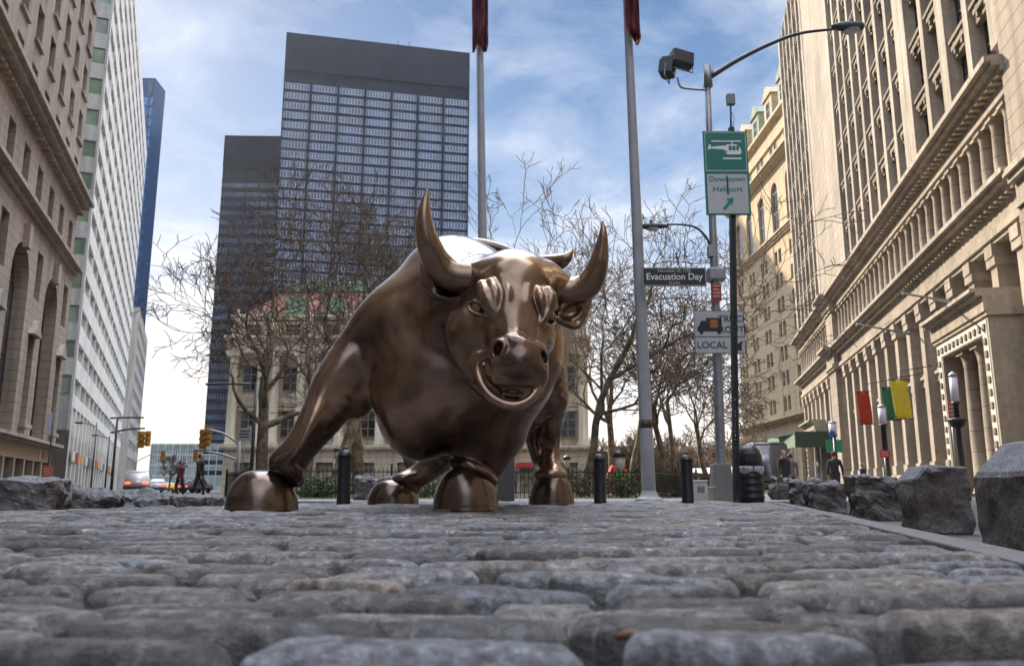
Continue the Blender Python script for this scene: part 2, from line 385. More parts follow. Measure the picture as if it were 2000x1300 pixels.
# mouth: cavity first, then the rolled lower lip, the gum plate and the tongue line
sub(Chain((948, 706, 5.64, 8), (955, 735, 5.60, 11), (978, 757, 5.56, 13)), 0.02)
sub(Ball(1002, 762, 5.60, 44, 20, 0.20, roll=5), 0.012)
sub(Chain((1054, 744, 5.60, 7), (1042, 758, 5.56, 9)), 0.012)
add(Chain((964, 690, 5.66, 8), (944, 693, 5.69, 9), (932, 710, 5.70, 7), (935, 738, 5.69, 8), (952, 768, 5.66, 10), (976, 786, 5.63, 11), (1005, 792, 5.62, 11), (1030, 783, 5.64, 10), (1047, 764, 5.67, 10), (1058, 742, 5.71, 9)), 0.06)
sub(Ball(1003, 764, 5.70, 33, 14, 0.16, roll=4), 0.02)
add(Chain((942, 712, 5.90, 24), (966, 745, 5.90, 30), (1004, 762, 5.92, 34), (1042, 748, 5.90, 24)), 0.03)
add(Chain((972, 741, 5.64, 13), (1004, 743, 5.605, 13.5), (1038, 745, 5.64, 13), n=8), 0.016)
# ears
add(Ball(868, 550, 6.22, 50, 34, 0.10, roll=18, yaw=-12), 0.03)
add(Chain((828, 510, 6.24, 9), (832, 548, 6.22, 10), (850, 576, 6.18, 9), (880, 586, 6.15, 9), (916, 584, 6.12, 12)), 0.03)
sub(Ball(876, 548, 6.10, 36, 26, 0.10, roll=22), 0.025)
add(Ball(1116, 604, 6.2, 40, 31, 0.09, roll=-28, yaw=12), 0.03)
add(Chain((1090, 622, 6.12, 9), (1108, 632, 6.15, 8), (1128, 636, 6.17, 7), (1142, 610, 6.2, 7), (1152, 584, 6.22, 5)), 0.025)
sub(Ball(1118, 606, 6.09, 26, 17, 0.09, roll=-30), 0.02)
_f = evaluate
m_ = bpy.data.materials.new('bronze'); m_.use_nodes = True; T = m_.node_tree; b_ = T.nodes['Principled BSDF']
def nz(scale, detail=6, rough=0.6, sx=(1, 1, 1)):
    t = T.nodes.new('ShaderNodeTexCoord'); mp = T.nodes.new('ShaderNodeMapping'); mp.inputs['Scale'].default_value = sx
    n = T.nodes.new('ShaderNodeTexNoise'); n.inputs['Scale'].default_value = scale; n.inputs['Detail'].default_value = detail; n.inputs['Roughness'].default_value = rough
    T.links.new(t.outputs['Object'], mp.inputs[0]); T.links.new(mp.outputs[0], n.inputs['Vector']); return n.outputs[0]
big = nz(1.6, 5, 0.55); mid = nz(9, 8, 0.7); fine = nz(260, 3, 0.7)
c_ = ramp(T, big, [(0.36, (0.085, 0.058, 0.048)), (0.48, (0.26, 0.168, 0.112)), (0.66, (0.46, 0.30, 0.19))])
c_ = mixc(T, mathn(T, 'MULTIPLY', ramp(T, mid, [(0.35, 1.0), (0.6, 0.0)]), 0.35), c_, (0.10, 0.055, 0.036))
c_ = mixc(T, mathn(T, 'MULTIPLY', ramp(T, fine, [(0.42, 1.0), (0.62, 0.0)]), 0.22), c_, (0.06, 0.035, 0.025))
T.links.new(c_, b_.inputs['Base Color']); b_.inputs['Metallic'].default_value = 0.86
T.links.new(mathn(T, 'ADD', mathn(T, 'MULTIPLY', mid, 0.20), 0.11), b_.inputs['Roughness'])
b_.inputs['Coat Weight'].default_value = 0.5; b_.inputs['Coat Roughness'].default_value = 0.12
bp_ = T.nodes.new('ShaderNodeBump'); bp_.inputs['Strength'].default_value = 0.20; bp_.inputs['Distance'].default_value = 0.004
T.links.new(mathn(T, 'ADD', mathn(T, 'MULTIPLY', fine, 0.5), nz(30, 4, 0.6)), bp_.inputs['Height']); T.links.new(bp_.outputs[0], b_.inputs['Normal'])
BRONZE = m_; MATS['bronze'] = m_
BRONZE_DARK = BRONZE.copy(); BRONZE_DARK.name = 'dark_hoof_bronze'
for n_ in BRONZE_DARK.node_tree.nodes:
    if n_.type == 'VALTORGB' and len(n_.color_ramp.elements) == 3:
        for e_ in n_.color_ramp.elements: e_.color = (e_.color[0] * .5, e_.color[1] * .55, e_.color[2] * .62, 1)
lo = P(440, 1000, 6.7); bull = empty('bull_statue', (-0.1, 8.0, 0), 'polished brown bronze charging bull with head lowered and horns raised on the cobbles', 'statue')
def bpart(name, V, F, sm=True):
    V = np.asarray(V) - np.array(bull.location); return mesh_obj(name, V, F, BRONZE, bull, sm)
Vb, Fb = surface(B, (-2.0, 5.3, 0.1), (1.0, 10.3, 2.75), 0.0105)
bpart('body', Vb, Fb)
def hoof(px, yb, yt, w, Y):
    c = P(px, yb, Y); c.z = 0.0; r = rpx(w / 2, Y); hgt = P(px, yt, Y).z
    pr = []
    for i in range(33):
        a = i / 32; z = hgt * math.sin(a * math.pi / 2) ** 0.97; q = math.cos(a * math.pi / 2) ** 0.78
        pr.append((r * (0.995 * q + 0.0) * (1 + 0.0 * a) + (0.008 if i == 0 else 0), z - 0.012))
    pr[-1] = (0, pr[-1][1])
    m = MB(); m.lathe(pr, 120, (0, 0, 0)); o = m.build('hoof', BRONZE_DARK, bull)
    me = o.data
    for v in me.vertices:
        co = v.co; s = co.z / hgt; co.y = co.y * 1.0 - 0.03 * s; co.x *= 1.0
    o.location = Vector((c.x, c.y, 0)) - bull.location
    return o
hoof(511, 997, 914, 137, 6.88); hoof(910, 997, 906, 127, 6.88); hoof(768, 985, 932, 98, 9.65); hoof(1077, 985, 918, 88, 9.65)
def horn(pts, name='horn', n=64):
    s = smooth_chain(pts, 14); m = MB()
    m.tube([P(a, b, c) - bull.location for a, b, c, d in s], [max(rpx(d, c), 0.002) for a, b, c, d in s], n); return m.build(name, BRONZE, bull)
horn([(935, 545, 6.1, 34), (890, 540, 6.1, 34), (856, 516, 6.05, 30), (838, 478, 5.95, 25), (829, 436, 5.9, 18), (830, 400, 5.88, 11), (835, 370, 5.88, 2)])
horn([(1070, 552, 6.15, 34), (1112, 568, 6.15, 30), (1148, 556, 6.1, 27), (1167, 520, 6.0, 21), (1175, 482, 5.95, 14), (1178, 454, 5.92, 8), (1177, 431, 5.92, 2)])
horn([(900, 478, 9.3, 10), (930, 474, 9.45, 10), (965, 484, 9.5, 13), (1005, 498, 9.5, 13), (1045, 512, 9.4, 15), (1082, 514, 9.3, 19), (1106, 504, 9.2, 12), (1119, 486, 9.2, 1.5)], 'tail')
for (x, y, Y, r) in ((934, 601, 5.825, 14), (1076, 619, 5.915, 12)):
    m = MB(); rr = rpx(r, Y); m.lathe([(rr * math.sin(a * math.pi / 12), -rr * math.cos(a * math.pi / 12)) for a in range(13)], 20)
    o = m.build('eye', BRONZE, bull); o.location = P(x, y, Y) - bull.location
# ------------------------------------------------------------------ ground
def vnoise(x, y, seed=0):      # smooth value noise, vectorised
    xi = np.floor(x).astype(np.int64); yi = np.floor(y).astype(np.int64); xf = x - xi; yf = y - yi
    def hsh(a, b):
        n = (a * 374761393 + b * 668265263 + seed * 1442695041) & 0x7fffffff
        n = ((n ^ (n >> 13)) * 1274126177) & 0x7fffffff
        return ((n ^ (n >> 16)) & 0xffff) / 65535.0
    u = xf * xf * (3 - 2 * xf); v = yf * yf * (3 - 2 * yf)
    return (hsh(xi, yi) * (1-u) + hsh(xi+1, yi) * u) * (1-v) + (hsh(xi, yi+1) * (1-u) + hsh(xi+1, yi+1) * u) * v
def fbm(x, y, seed=0, oct=4):
    s = 0; a = 0.5
    for i in range(oct): s = s + a * (vnoise(x * 2**i, y * 2**i, seed + i) - 0.5); a *= 0.5
    return s
KA, KB = G(2000, 1094), G(1540, 987); KS = (KB.x - KA.x) / (KB.y - KA.y)
def kx(Y): return KA.x + (Y - KA.y) * KS          # right edge of the cobbles
LA, LB = G(0, 998), G(430, 986.5); LS = (LB.x - LA.x) / (LB.y - LA.y)
def lx(Y): return LA.x + (Y - LA.y) * LS          # left edge of the cobbles
YEND = 12.6
stonem = bpy.data.materials.new('cobble_granite'); stonem.use_nodes = True; T = stonem.node_tree; b_ = T.nodes['Principled BSDF']
at = T.nodes.new('ShaderNodeAttribute'); at.attribute_name = 'tint'; tcx = T.nodes.new('ShaderNodeTexCoord')
def tn(scale, detail=6, rough=0.65, coords='Object'):
    n = T.nodes.new('ShaderNodeTexNoise'); n.inputs['Scale'].default_value = scale; n.inputs['Detail'].default_value = detail; n.inputs['Roughness'].default_value = rough
    T.links.new(tcx.outputs[coords], n.inputs['Vector']); return n.outputs[0]
f1 = tn(38, 8, 0.75); f2 = tn(9, 5); f3 = tn(190, 4, 0.8)
c_ = ramp(T, f1, [(0.34, (0.035, 0.033, 0.036)), (0.48, (0.17, 0.157, 0.156)), (0.64, (0.46, 0.44, 0.435))])
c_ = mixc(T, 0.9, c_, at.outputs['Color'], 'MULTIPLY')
c_ = mixc(T, mathn(T, 'MULTIPLY', ramp(T, f2, [(0.45, 0.0), (0.65, 1.0)]), 0.4), c_, (0.045, 0.038, 0.036))
T.links.new(c_, b_.inputs['Base Color'])
T.links.new(ramp(T, f1, [(0.3, 0.42), (0.7, 0.13)]), b_.inputs['Roughness']); b_.inputs['Specular IOR Level'].default_value = 0.8
bp = T.nodes.new('ShaderNodeBump'); bp.inputs['Strength'].default_value = 1.0; bp.inputs['Distance'].default_value = 0.012
T.links.new(mathn(T, 'ADD', f1, mathn(T, 'MULTIPLY', f3, 0.8)), bp.inputs['Height']); T.links.new(bp.outputs[0], b_.inputs['Normal'])
def stones():
    VV, FF, TT = [], [], []; off = 0
    y = 0.42; row = 0
    while y < YEND:
        rp = 0.098 + 0.038 * rng.random(); hb = rp * 0.5
        xl = max(lx(y), -0.80 * y - 0.8); xr = min(kx(y) - 0.02, 0.80 * y + 0.8)
        x = xl - 0.3 * rng.random() if xl > lx(y) + 0.01 else xl
        lod = (26, 14) if y < 2.2 else ((14, 9) if y < 5 else (8, 6))
        skew = 0.035 * math.sin(row * 0.7) 
        while x < xr:
            L = 0.18 + 0.23 * rng.random() ** 0.9
            if x + L > xr: L = xr - x
            if L < 0.06: break
            ha = L * 0.5; cx = x + ha; cy = y + hb + 0.03 * (cx - 0) * 0.12 + skew * 0.3 * math.sin(cx * 1.3) + 0.012 * rng.standard_normal()
            nu, nv = lod
            def axis(n):
                t = np.linspace(-1, 1, n); t = np.sign(t) * (1 - (1 - np.abs(t)) ** 2.0); return np.concatenate([[-1], t, [1]])
            U, Vv = np.meshgrid(axis(nu), axis(nv), indexing='ij')
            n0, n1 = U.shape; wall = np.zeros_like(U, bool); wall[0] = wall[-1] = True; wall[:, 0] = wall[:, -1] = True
            q = (np.abs(U) ** 7 + np.abs(Vv) ** 7) ** (1 / 7)
            corner = np.maximum(1.0, q)
            gap = 0.013 + 0.010 * rng.random()
            e = rng.standard_normal(4) * 0.06
            X = U / corner * (ha - gap) * (1 + e[0] * Vv); Y = Vv / corner * (hb - gap) * (1 + e[1] * U + e[2] * U * U)
            a = 0.02 * rng.standard_normal(); X, Y = X - a * Y, Y + a * X
            X = X + cx; Y = Y + cy
            wob = fbm(X * 11, Y * 11, 3, 3) * 0.006
            edge = np.clip(q, 0, 1)
            X = X + (edge ** 4) * fbm(X * 17 + 5, Y * 17, 11, 2) * 0.03; Y = Y + (edge ** 4) * fbm(X * 15, Y * 15 + 9, 12, 2) * 0.026
            z0 = 0.007 * rng.standard_normal(); tx, ty = rng.standard_normal(2) * 0.022; ty -= 0.03
            Z = z0 + tx * (X - cx) + ty * (Y - cy) - 0.020 * np.clip(1 - np.minimum((1 - np.abs(U)) * ha, (1 - np.abs(Vv)) * hb) / 0.024, 0, 1) ** 2.0 - 0.004 * np.clip((q - 0.5) / 0.5, 0, 1) ** 2 + wob * 0.8 + fbm(X * 50, Y * 50, 21, 3) * 0.008
            Z = Z + 0.020 * (fbm(X * 0.9, Y * 0.9, 40, 2))
            Z = np.where(wall, Z - 0.06, Z); 
            VV.append(np.stack([X, Y, Z], -1).reshape(-1, 3))
            i = np.arange((n0 - 1)); j = np.arange(n1 - 1); I, J = np.meshgrid(i, j, indexing='ij'); b0 = off + I * n1 + J
            FF.append(np.stack([b0, b0 + n1, b0 + n1 + 1, b0 + 1], -1).reshape(-1, 4)); off += n0 * n1
            g = 0.45 + 1.0 * rng.random(); wrm = 0.07 * rng.standard_normal()
            tt = np.tile([g * (1 + wrm), g, g * (1.01 - wrm), 1], (n0 * n1, 1)); tt[wall.ravel(), :3] = [0.12, 0.10, 0.08]; TT.append(tt)      # side walls painted dark to deepen the shade in the joints
            x += L + 0.003
        y += rp; row += 1
    o = mesh_obj('cobblestones', np.concatenate(VV), np.concatenate(FF), stonem, None, True)
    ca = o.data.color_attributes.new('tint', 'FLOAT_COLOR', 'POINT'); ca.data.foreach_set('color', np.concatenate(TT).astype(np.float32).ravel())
    tag(o, kind='structure'); return o
stones()
sand = mat('joint_sand', (0.022, 0.018, 0.015), 0.95, noise=0.6, nscale=60, bump=1.0, bscale=180)
asph = mat('asphalt', (0.060, 0.060, 0.063), 0.8, noise=0.35, nscale=1.3, bump=0.5, bscale=60)
conc = mat('pavement_concrete', (0.26, 0.255, 0.25), 0.75, noise=0.25, nscale=2.0, bump=0.3, bscale=40)
granite = mat('kerb_granite', (0.11, 0.11, 0.115), 0.5, noise=0.4, nscale=60, bump=0.4, bscale=120)
def slab(name, poly, z, m, zb=None):
    b = MB(); n = len(poly)
    b.add([(x, y, z) for x, y in poly], [tuple(range(n))])
    if zb is not None:
        b.add([(x, y, z) for x, y in poly] + [(x, y, zb) for x, y in poly], [((i+1) % n, i, i + n, (i+1) % n + n) for i in range(n)])
    o = b.build(name, m); tag(o, kind='structure'); return o
RZ = -0.17
slab('road', [(-900, -300), (900, -300), (900, 1500), (-900, 1500)], RZ, asph)
slab('plaza_bed', [(lx(-1.5), -1.5), (kx(-1.5), -1.5), (kx(YEND), YEND), (max(lx(YEND), -2.4), YEND)], -0.056, sand, RZ - 0.02)
b = MB()
d = Vector((KS, 1, 0)).normalized(); n = Vector((d.y, -d.x, 0))
y0 = -1.0
while y0 < YEND - 0.1:      # granite kerb stones, one after another
    L = min(0.9 + 0.5 * random.random(), YEND - y0); a = Vector((kx(y0), y0, 0)); e = Vector((kx(y0 + L - 0.008), y0 + L - 0.008, 0))
    b.M = Matrix(((n.x, d.x, 0, a.x), (n.y, d.y, 0, a.y), (0, 0, 1, 0), (0, 0, 0, 1)))
    b.bbox(0.0, 0.13, 0, (e - a).length, -0.19, -0.006 + 0.004 * random.random(), 0.008); y0 += L
tag(b.build('kerb', granite), kind='structure')
slab('pavement', [(-3.2, YEND + .004), (kx(YEND) + 2.2, YEND + .004), (13.5, 34), (7.6, 34), (5.2, 17.2), (-4.6, 15.2), (-5.2, 13.4)], 0.0, conc, RZ - 0.03)
slab('side_pavement', [(kx(-2) + .135, -2), (kx(-2) + 1.1, -2), (kx(YEND + 1) + 1.3, YEND + 1), (kx(YEND + 1) + .135, YEND + 1)], RZ + 0.03, mat('side_concrete', (0.075, 0.075, 0.08), 0.7, noise=0.3, nscale=3, bump=0.4, bscale=70), RZ - 0.02)
grassm = mat('park_soil', (0.055, 0.06, 0.028), 0.95, noise=0.7, nscale=2.5, col2=(0.09, 0.075, 0.05), bump=0.8, bscale=30)
slab('park_ground', [(-4.6, 15.205), (5.2, 17.205), (7.6, 34), (9, 64), (-11.5, 64)], 0.004, grassm, RZ - 0.04)
# ------------------------------------------------------------------ granite blocks
def rock(name, corners, h, mtl, chamfer=None, rough=0.03, seed=0, label='', cat='stone block', group=None, cuts=5, top_drop=0.0, zb=RZ + 0.03):
    """corners: four ground points (front left, front right, back right, back left)"""
    bm = bmesh.new(); vs = [bm.verts.new((c[0], c[1], 0)) for c in corners] + [bm.verts.new((c[0], c[1], h - (top_drop if i in (1, 2) else 0))) for i, c in enumerate(corners)]
    for f in ((3,2,1,0), (4,5,6,7), (0,1,5,4), (1,2,6,5), (2,3,7,6), (3,0,4,7)): bm.faces.new([vs[i] for i in f])
    if chamfer:
        e = [x for x in bm.edges if {x.verts[0], x.verts[1]} == {vs[4], vs[7]}]
        bmesh.ops.bevel(bm, geom=e, offset=chamfer, segments=1, affect='EDGES')
    bmesh.ops.bevel(bm, geom=list(bm.edges), offset=0.014, segments=1, affect='EDGES')
    bmesh.ops.triangulate(bm, faces=bm.faces[:])
    for _ in range(cuts): 
        long_e = [e for e in bm.edges if e.calc_length() > 0.045]
        if not long_e: break
        bmesh.ops.subdivide_edges(bm, edges=long_e, cuts=1); bmesh.ops.triangulate(bm, faces=[f for f in bm.faces if len(f.verts) > 3])
    bm.normal_update()
    from mathutils import noise as mn
    for v in bm.verts:
        if v.co.z < 0.005: continue
        k = mn.fractal(v.co * 5 + Vector((seed, seed * 3, 0)), 0.9, 2.1, 5); smooth_side = 0.25 if (chamfer and (v.normal.z > 0.3)) else 1.0
        v.co += v.normal * (k * rough * smooth_side)
    c0 = Vector((sum(c[0] for c in corners) / 4, sum(c[1] for c in corners) / 4, 0))
    for v in bm.verts: v.co -= c0
    me = bpy.data.meshes.new(name); bm.to_mesh(me); bm.free(); me.materials.append(mtl)
    o = bpy.data.objects.new(name, me); COL.objects.link(o); o.location = (c0.x, c0.y, zb)
    tag(o, label, cat, group); return o
rk = bpy.data.materials.new('rough_granite'); rk.use_nodes = True; T = rk.node_tree; b_ = T.nodes['Principled BSDF']; tcx = T.nodes.new('ShaderNodeTexCoord')
g1 = tn(3.0, 6); g2 = tn(70, 5, 0.8); g3 = tn(16, 8, 0.75)
geo = T.nodes.new('ShaderNodeNewGeometry'); sx = T.nodes.new('ShaderNodeSeparateXYZ'); T.links.new(geo.outputs['True Normal'], sx.inputs[0])
c_ = ramp(T, g1, [(0.35, (0.095, 0.072, 0.062)), (0.65, (0.155, 0.135, 0.13))])
c_ = mixc(T, ramp(T, sx.outputs[2], [(0.30, 0.0), (0.55, 1.0)]), c_, (0.17, 0.17, 0.18))   # sawn grey tops
c_ = mixc(T, 0.75, c_, ramp(T, g2, [(0.34, (0.30, 0.28, 0.28)), (0.5, (0.9, 0.9, 0.9)), (0.66, (1.9, 1.9, 2.0))]), 'MULTIPLY')
c_ = mixc(T, ramp(T, g3, [(0.35, 0.55), (0.55, 0.0)]), c_, (0.05, 0.042, 0.04))
T.links.new(c_, b_.inputs['Base Color']); b_.inputs['Roughness'].default_value = 0.72
bp = T.nodes.new('ShaderNodeBump'); bp.inputs['Strength'].default_value = 0.9; bp.inputs['Distance'].default_value = 0.012
T.links.new(mathn(T, 'ADD', g3, mathn(T, 'MULTIPLY', g2, 0.5)), bp.inputs['Height']); T.links.new(bp.outputs[0], b_.inputs['Normal'])
GR = 'granite blocks beside the cobbled plaza'
def rblock(pxl, pxn, pxr, yb, yt, label, chamfer=None, turn=0.0, seed=0, rough=0.03, drop=0.0):
    """pxl: far left edge, pxn: near left corner, pxr: right edge of the block in the photograph"""
    a = G(pxn, yb, RZ + .03); c = a.y; w = (pxr - pxn) / F0 * c; h = ZAT(yt, c) - (RZ + .03)
    k = (pxl - 1000.0) / F0 * 1.0; fx = Vector((1, turn)).normalized(); fy = Vector((-fx.y, fx.x))
    depth = max(0.25, (a.x - k * c) / (k * fy.y - fy.x)); p0 = Vector((a.x, a.y)); cs = [p0, p0 + fx * w, p0 + fx * w + fy * depth, p0 + fy * depth]
    return rock('granite_block', cs, h, rk, chamfer, rough, seed, label, 'stone block', GR, top_drop=drop)
rblock(1888, 2030, 2240, 1112, 858, 'largest granite block with a pale sawn top, cut off by the photo edge', 0.13, -0.04, 1, 0.020, drop=-0.02)
rblock(1736, 1794, 1904, 1044, 909, 'granite block with sloping sawn corner left of the largest one', 0.10, 0.04, 2, 0.03)
rblock(1642, 1676, 1762, 1017, 929, 'squat rough granite block left of the one with a sloping sawn corner', None, 0.05, 3, 0.06)
rblock(1558, 1592, 1660, 1005, 943, 'low flat rough granite block, third from the litter bin', None, 0.10, 4, 0.06)
rblock(1532, 1552, 1606, 999, 939, 'small worn granite block between the low flat one and the pale one', None, 0.0, 9, 0.08)
rblock(1496, 1524, 1572, 992, 931, 'pale rough granite block just right of the black litter bin', None, 0.1, 5, 0.08, drop=0.04)
def lblock(pxl, pxr, Y, yt, depth, label, seed, rough=0.10, turn=0.25, drop=0.0):
    xl, xr = P(pxl, 980, Y).x, P(pxr, 980, Y).x; h = ZAT(yt, Y) - RZ
    fx = Vector((1, turn)).normalized(); fy = Vector((-fx.y, fx.x)); p0 = Vector((xl, Y)); w_ = (xr - xl)
    cs = [p0, p0 + fx * w_, p0 + fx * w_ + fy * depth, p0 + fy * depth]
    return rock('boulder', cs, h, rk, None, rough, seed, label, 'boulder', 'rough boulders along the street edge', top_drop=drop, zb=RZ)
lblock(-60, 78, 6.75, 935, 0.7, 'tall squared brown boulder at the photo\'s left edge', 11, 0.05)
lblock(80, 203, 7.6, 957, 0.8, 'long low brown boulder next to the tall squared one', 12, 0.10, drop=0.05)
lblock(196, 312, 8.6, 958, 0.8, 'rounded boulder in front of the white parked car', 13, 0.10, drop=0.08)
lblock(303, 398, 9.8, 969, 0.7, 'flat thin boulder below the walking people on the street', 14, 0.05)
lblock(392, 428, 10.6, 970, 0.4, 'smallest pale boulder beside the outstretched front hoof', 15, 0.07)
o = lblock(692, 775, 13.6, 934, 1.0, 'large smooth grey boulder behind the bull beside a bollard', 16, 0.10, 0.0)
# a fallen orange leaf in a joint
a = G(1230, 1247); b = MB(); b.tube([(a.x - 0.016, a.y, 0.002), (a.x, a.y + 0.003, 0.005), (a.x + 0.016, a.y - 0.002, 0.002)], [0.003, 0.006, 0.002], 6)
tag(b.build('fallen_leaf', mat('leaf_orange', (0.14, 0.065, 0.03), 0.7)), 'curled orange leaf lying in a joint between cobbles', 'leaf')
# ------------------------------------------------------------------ buildings
class Fac:
    """a facade plane: s runs along it, o points out of it, z up; boxes go into the current MB"""
    def __init__(s, ox, oy, dx, dy, flip=1):
        d = Vector((dx, dy, 0)).normalized(); n = Vector((d.y, -d.x, 0)) * flip
        s.M = Matrix(((d.x, n.x, 0, ox), (d.y, n.y, 0, oy), (0, 0, 1, 0), (0, 0, 0, 1))); s.d, s.n, s.flip = d, n, flip
    def mb(s): b = MB(); b.M = s.M; return b
    def pt(s, a, o, z): return s.M @ Vector((a, o, z))
GL = {}
def glass(name, col, rough=0.08, metal=0.0, lit=0.0, litcol=(1.0, 0.75, 0.4), vary=0.5, scale=0.35):
    m = bpy.data.materials.new(name); m.use_nodes = True; T = m.node_tree; b = T.nodes['Principled BSDF']
    tcn = T.nodes.new('ShaderNodeTexCoord'); n = T.nodes.new('ShaderNodeTexNoise'); n.inputs['Scale'].default_value = scale; n.inputs['Detail'].default_value = 2
    T.links.new(tcn.outputs['Object'], n.inputs['Vector'])
    T.links.new(ramp(T, n.outputs[0], [(0.35, tuple(c * (1 - vary) for c in col)), (0.65, tuple(min(1, c * (1 + vary)) for c in col))]), b.inputs['Base Color'])
    b.inputs['Roughness'].default_value = rough; b.inputs['Metallic'].default_value = metal; b.inputs['Specular IOR Level'].default_value = 0.8
    if lit: b.inputs['Emission Color'].default_value = litcol + (1,); b.inputs['Emission Strength'].default_value = lit
    return m
def windows(F, root, rects, mglass, mframe, name='window', mull=(1, 1), recess=0.32, fw=0.07, frame=True, order=None):
    """each rect (s0, s1, z0, z1) is a window of its own with a frame and glazing bars; the first 100 are parts, the rest one part"""
    rects = sorted(rects, key=order or (lambda r: (F.pt(r[0], 0, r[2]) - Vector((0, 0, HC))).length - 3 * (r[1] - r[0])))
    rest = None
    for i, (s0, s1, z0, z1) in enumerate(rects):
        b = F.mb() if i < 100 else (rest or F.mb())
        if i >= 100: rest = b
        b.box(s0, s1, -recess - 0.05, -recess, z0, z1)
        ng = len(b.f)
        if frame:
            fr = [(s0, s0 + fw, z0, z1), (s1 - fw, s1, z0, z1), (s0 + fw, s1 - fw, z0, z0 + fw), (s0 + fw, s1 - fw, z1 - fw, z1)]
            for k in range(1, mull[0] + 1):
                c = s0 + (s1 - s0) * k / (mull[0] + 1); fr.append((c - fw / 2, c + fw / 2, z0 + fw, z1 - fw))
            for k in range(1, mull[1] + 1):
                c = z0 + (z1 - z0) * k / (mull[1] + 1); fr.append((s0 + fw, s1 - fw, c - fw / 2, c + fw / 2))
            for a0, a1, c0, c1 in fr: b.box(a0, a1, -recess + 0.002, -recess + 0.05, c0, c1)
        b.__dict__.setdefault('mi', []).extend([0] * 6 + [1] * (len(b.f) - ng))
        if i < 100: _winobj(b, name, mglass, mframe, root)
    if rest is not None:
        o = _winobj(rest, name + 's', mglass, mframe, root); o['kind'] = 'stuff'
def _winobj(b, name, mg, mf, root):
    o = b.build(name, mg, root); o.data.materials.append(mf); o.data.polygons.foreach_set('material_index', b.mi); return o
def stone(name, col, nscale=0.8, joints=None, rough=0.85, var=0.25, bump=0.3):
    """pale ashlar: blotchy colour and, where asked, courses of joints cut by a brick pattern as bump"""
    m = bpy.data.materials.new(name); m.use_nodes = True; T = m.node_tree; b = T.nodes['Principled BSDF']; tcn = T.nodes.new('ShaderNodeTexCoord')
    def N(s, d=6):
        n = T.nodes.new('ShaderNodeTexNoise'); n.inputs['Scale'].default_value = s; n.inputs['Detail'].default_value = d; n.inputs['Roughness'].default_value = 0.65
        T.links.new(tcn.outputs['Object'], n.inputs['Vector']); return n.outputs[0]
    c = ramp(T, N(nscale * 0.25), [(0.3, tuple(x * (1 - var) for x in col)), (0.7, tuple(min(1, x * (1 + var * .6)) for x in col))])
    c = mixc(T, mathn(T, 'MULTIPLY', ramp(T, N(nscale * 4, 8), [(0.35, 1.0), (0.6, 0.0)]), 0.35), c, tuple(x * 0.55 for x in col))
    mp = T.nodes.new('ShaderNodeMapping'); mp.inputs['Scale'].default_value = (1.6, 1.6, 0.10); T.links.new(tcn.outputs['Object'], mp.inputs[0])
    n = T.nodes.new('ShaderNodeTexNoise'); n.inputs['Scale'].default_value = 1.0; n.inputs['Detail'].default_value = 5; T.links.new(mp.outputs[0], n.inputs['Vector'])
    c = mixc(T, mathn(T, 'MULTIPLY', ramp(T, n.outputs[0], [(0.46, 0.0), (0.66, 1.0)]), 0.5), c, tuple(x * 0.38 for x in col))   # rain streaks
    h = N(nscale * 8, 4)
    if joints:
        sp = T.nodes.new('ShaderNodeSeparateXYZ'); T.links.new(tcn.outputs['Object'], sp.inputs[0])
        hz = mathn(T, 'FRACT', mathn(T, 'DIVIDE', mathn(T, 'ADD', sp.outputs[2], 100.0), joints))
        j = mathn(T, 'LESS_THAN', hz, 0.07 if joints < 1 else 0.045)
        c = mixc(T, mathn(T, 'MULTIPLY', j, 0.75), c, tuple(x * 0.25 for x in col))
    T.links.new(c, b.inputs['Base Color']); b.inputs['Roughness'].default_value = rough
    bp = T.nodes.new('ShaderNodeBump'); bp.inputs['Strength'].default_value = bump; bp.inputs['Distance'].default_value = 0.03
    T.links.new(h, bp.inputs['Height']); T.links.new(bp.outputs[0], b.inputs['Normal']); return m
wf_dark = mat('window_frame_dark', (0.05, 0.045, 0.04), 0.5); wf_light = mat('window_frame_cream', (0.30, 0.27, 0.23), 0.6)
dglass = glass('dark_window_glass', (0.035, 0.037, 0.042), 0.06)
BR = -170.0
def column(b, s, o, z0, z1, r, n=14, caph=0.6, base=0.4):
    """round column with base and capital in facade coordinates"""
    H = z1 - z0
    b.lathe([(r * 1.3, 0), (r * 1.3, base * .4), (r * 1.12, base * .5), (r * 1.2, base * .75), (r, base), (r * 0.98, H * .4), (r * .84, H - caph), (r * .92, H - caph * .9), (r * .88, H - caph * .8), (r * 1.15, H - caph * .3), (r * 1.25, H - caph * .28)], n, (s, o, z0))
    b.box(s - r * 1.3, s + r * 1.3, o - r * 1.3, o + r * 1.3, z1 - caph * .28, z1)
def arch(b, s0, s1, z0, zs, ztop, o0, o1, n=10):
    """wall piece with a round-headed opening s0..s1, springing at zs, filled up to ztop"""
    c = (s0 + s1) / 2; r = (s1 - s0) / 2
    for k in range(n):
        a0 = math.pi * k / n; a1 = math.pi * (k + 1) / n
        x0, x1 = c - r * math.cos(a0), c - r * math.cos(a1); y0_, y1_ = zs + r * math.sin(a0), zs + r * math.sin(a1)
        b.add([(x0, o0, y0_), (x1, o0, y1_), (x1, o1, y1_), (x0, o1, y0_), (x0, o0, ztop), (x1, o0, ztop), (x1, o1, ztop), (x0, o1, ztop)],
              [(0, 1, 2, 3), (0, 4, 5, 1), (3, 2, 6, 7), (4, 7, 6, 5)])
def cornice(b, s0, s1, z, steps, o=0.0):
    """stack of mouldings: steps of (height, projection) from z upwards"""
    for h, p in steps: b.box(s0 - p * .0, s1, -0.3, o + p, z, z + h - 0.0); z += h
    return z
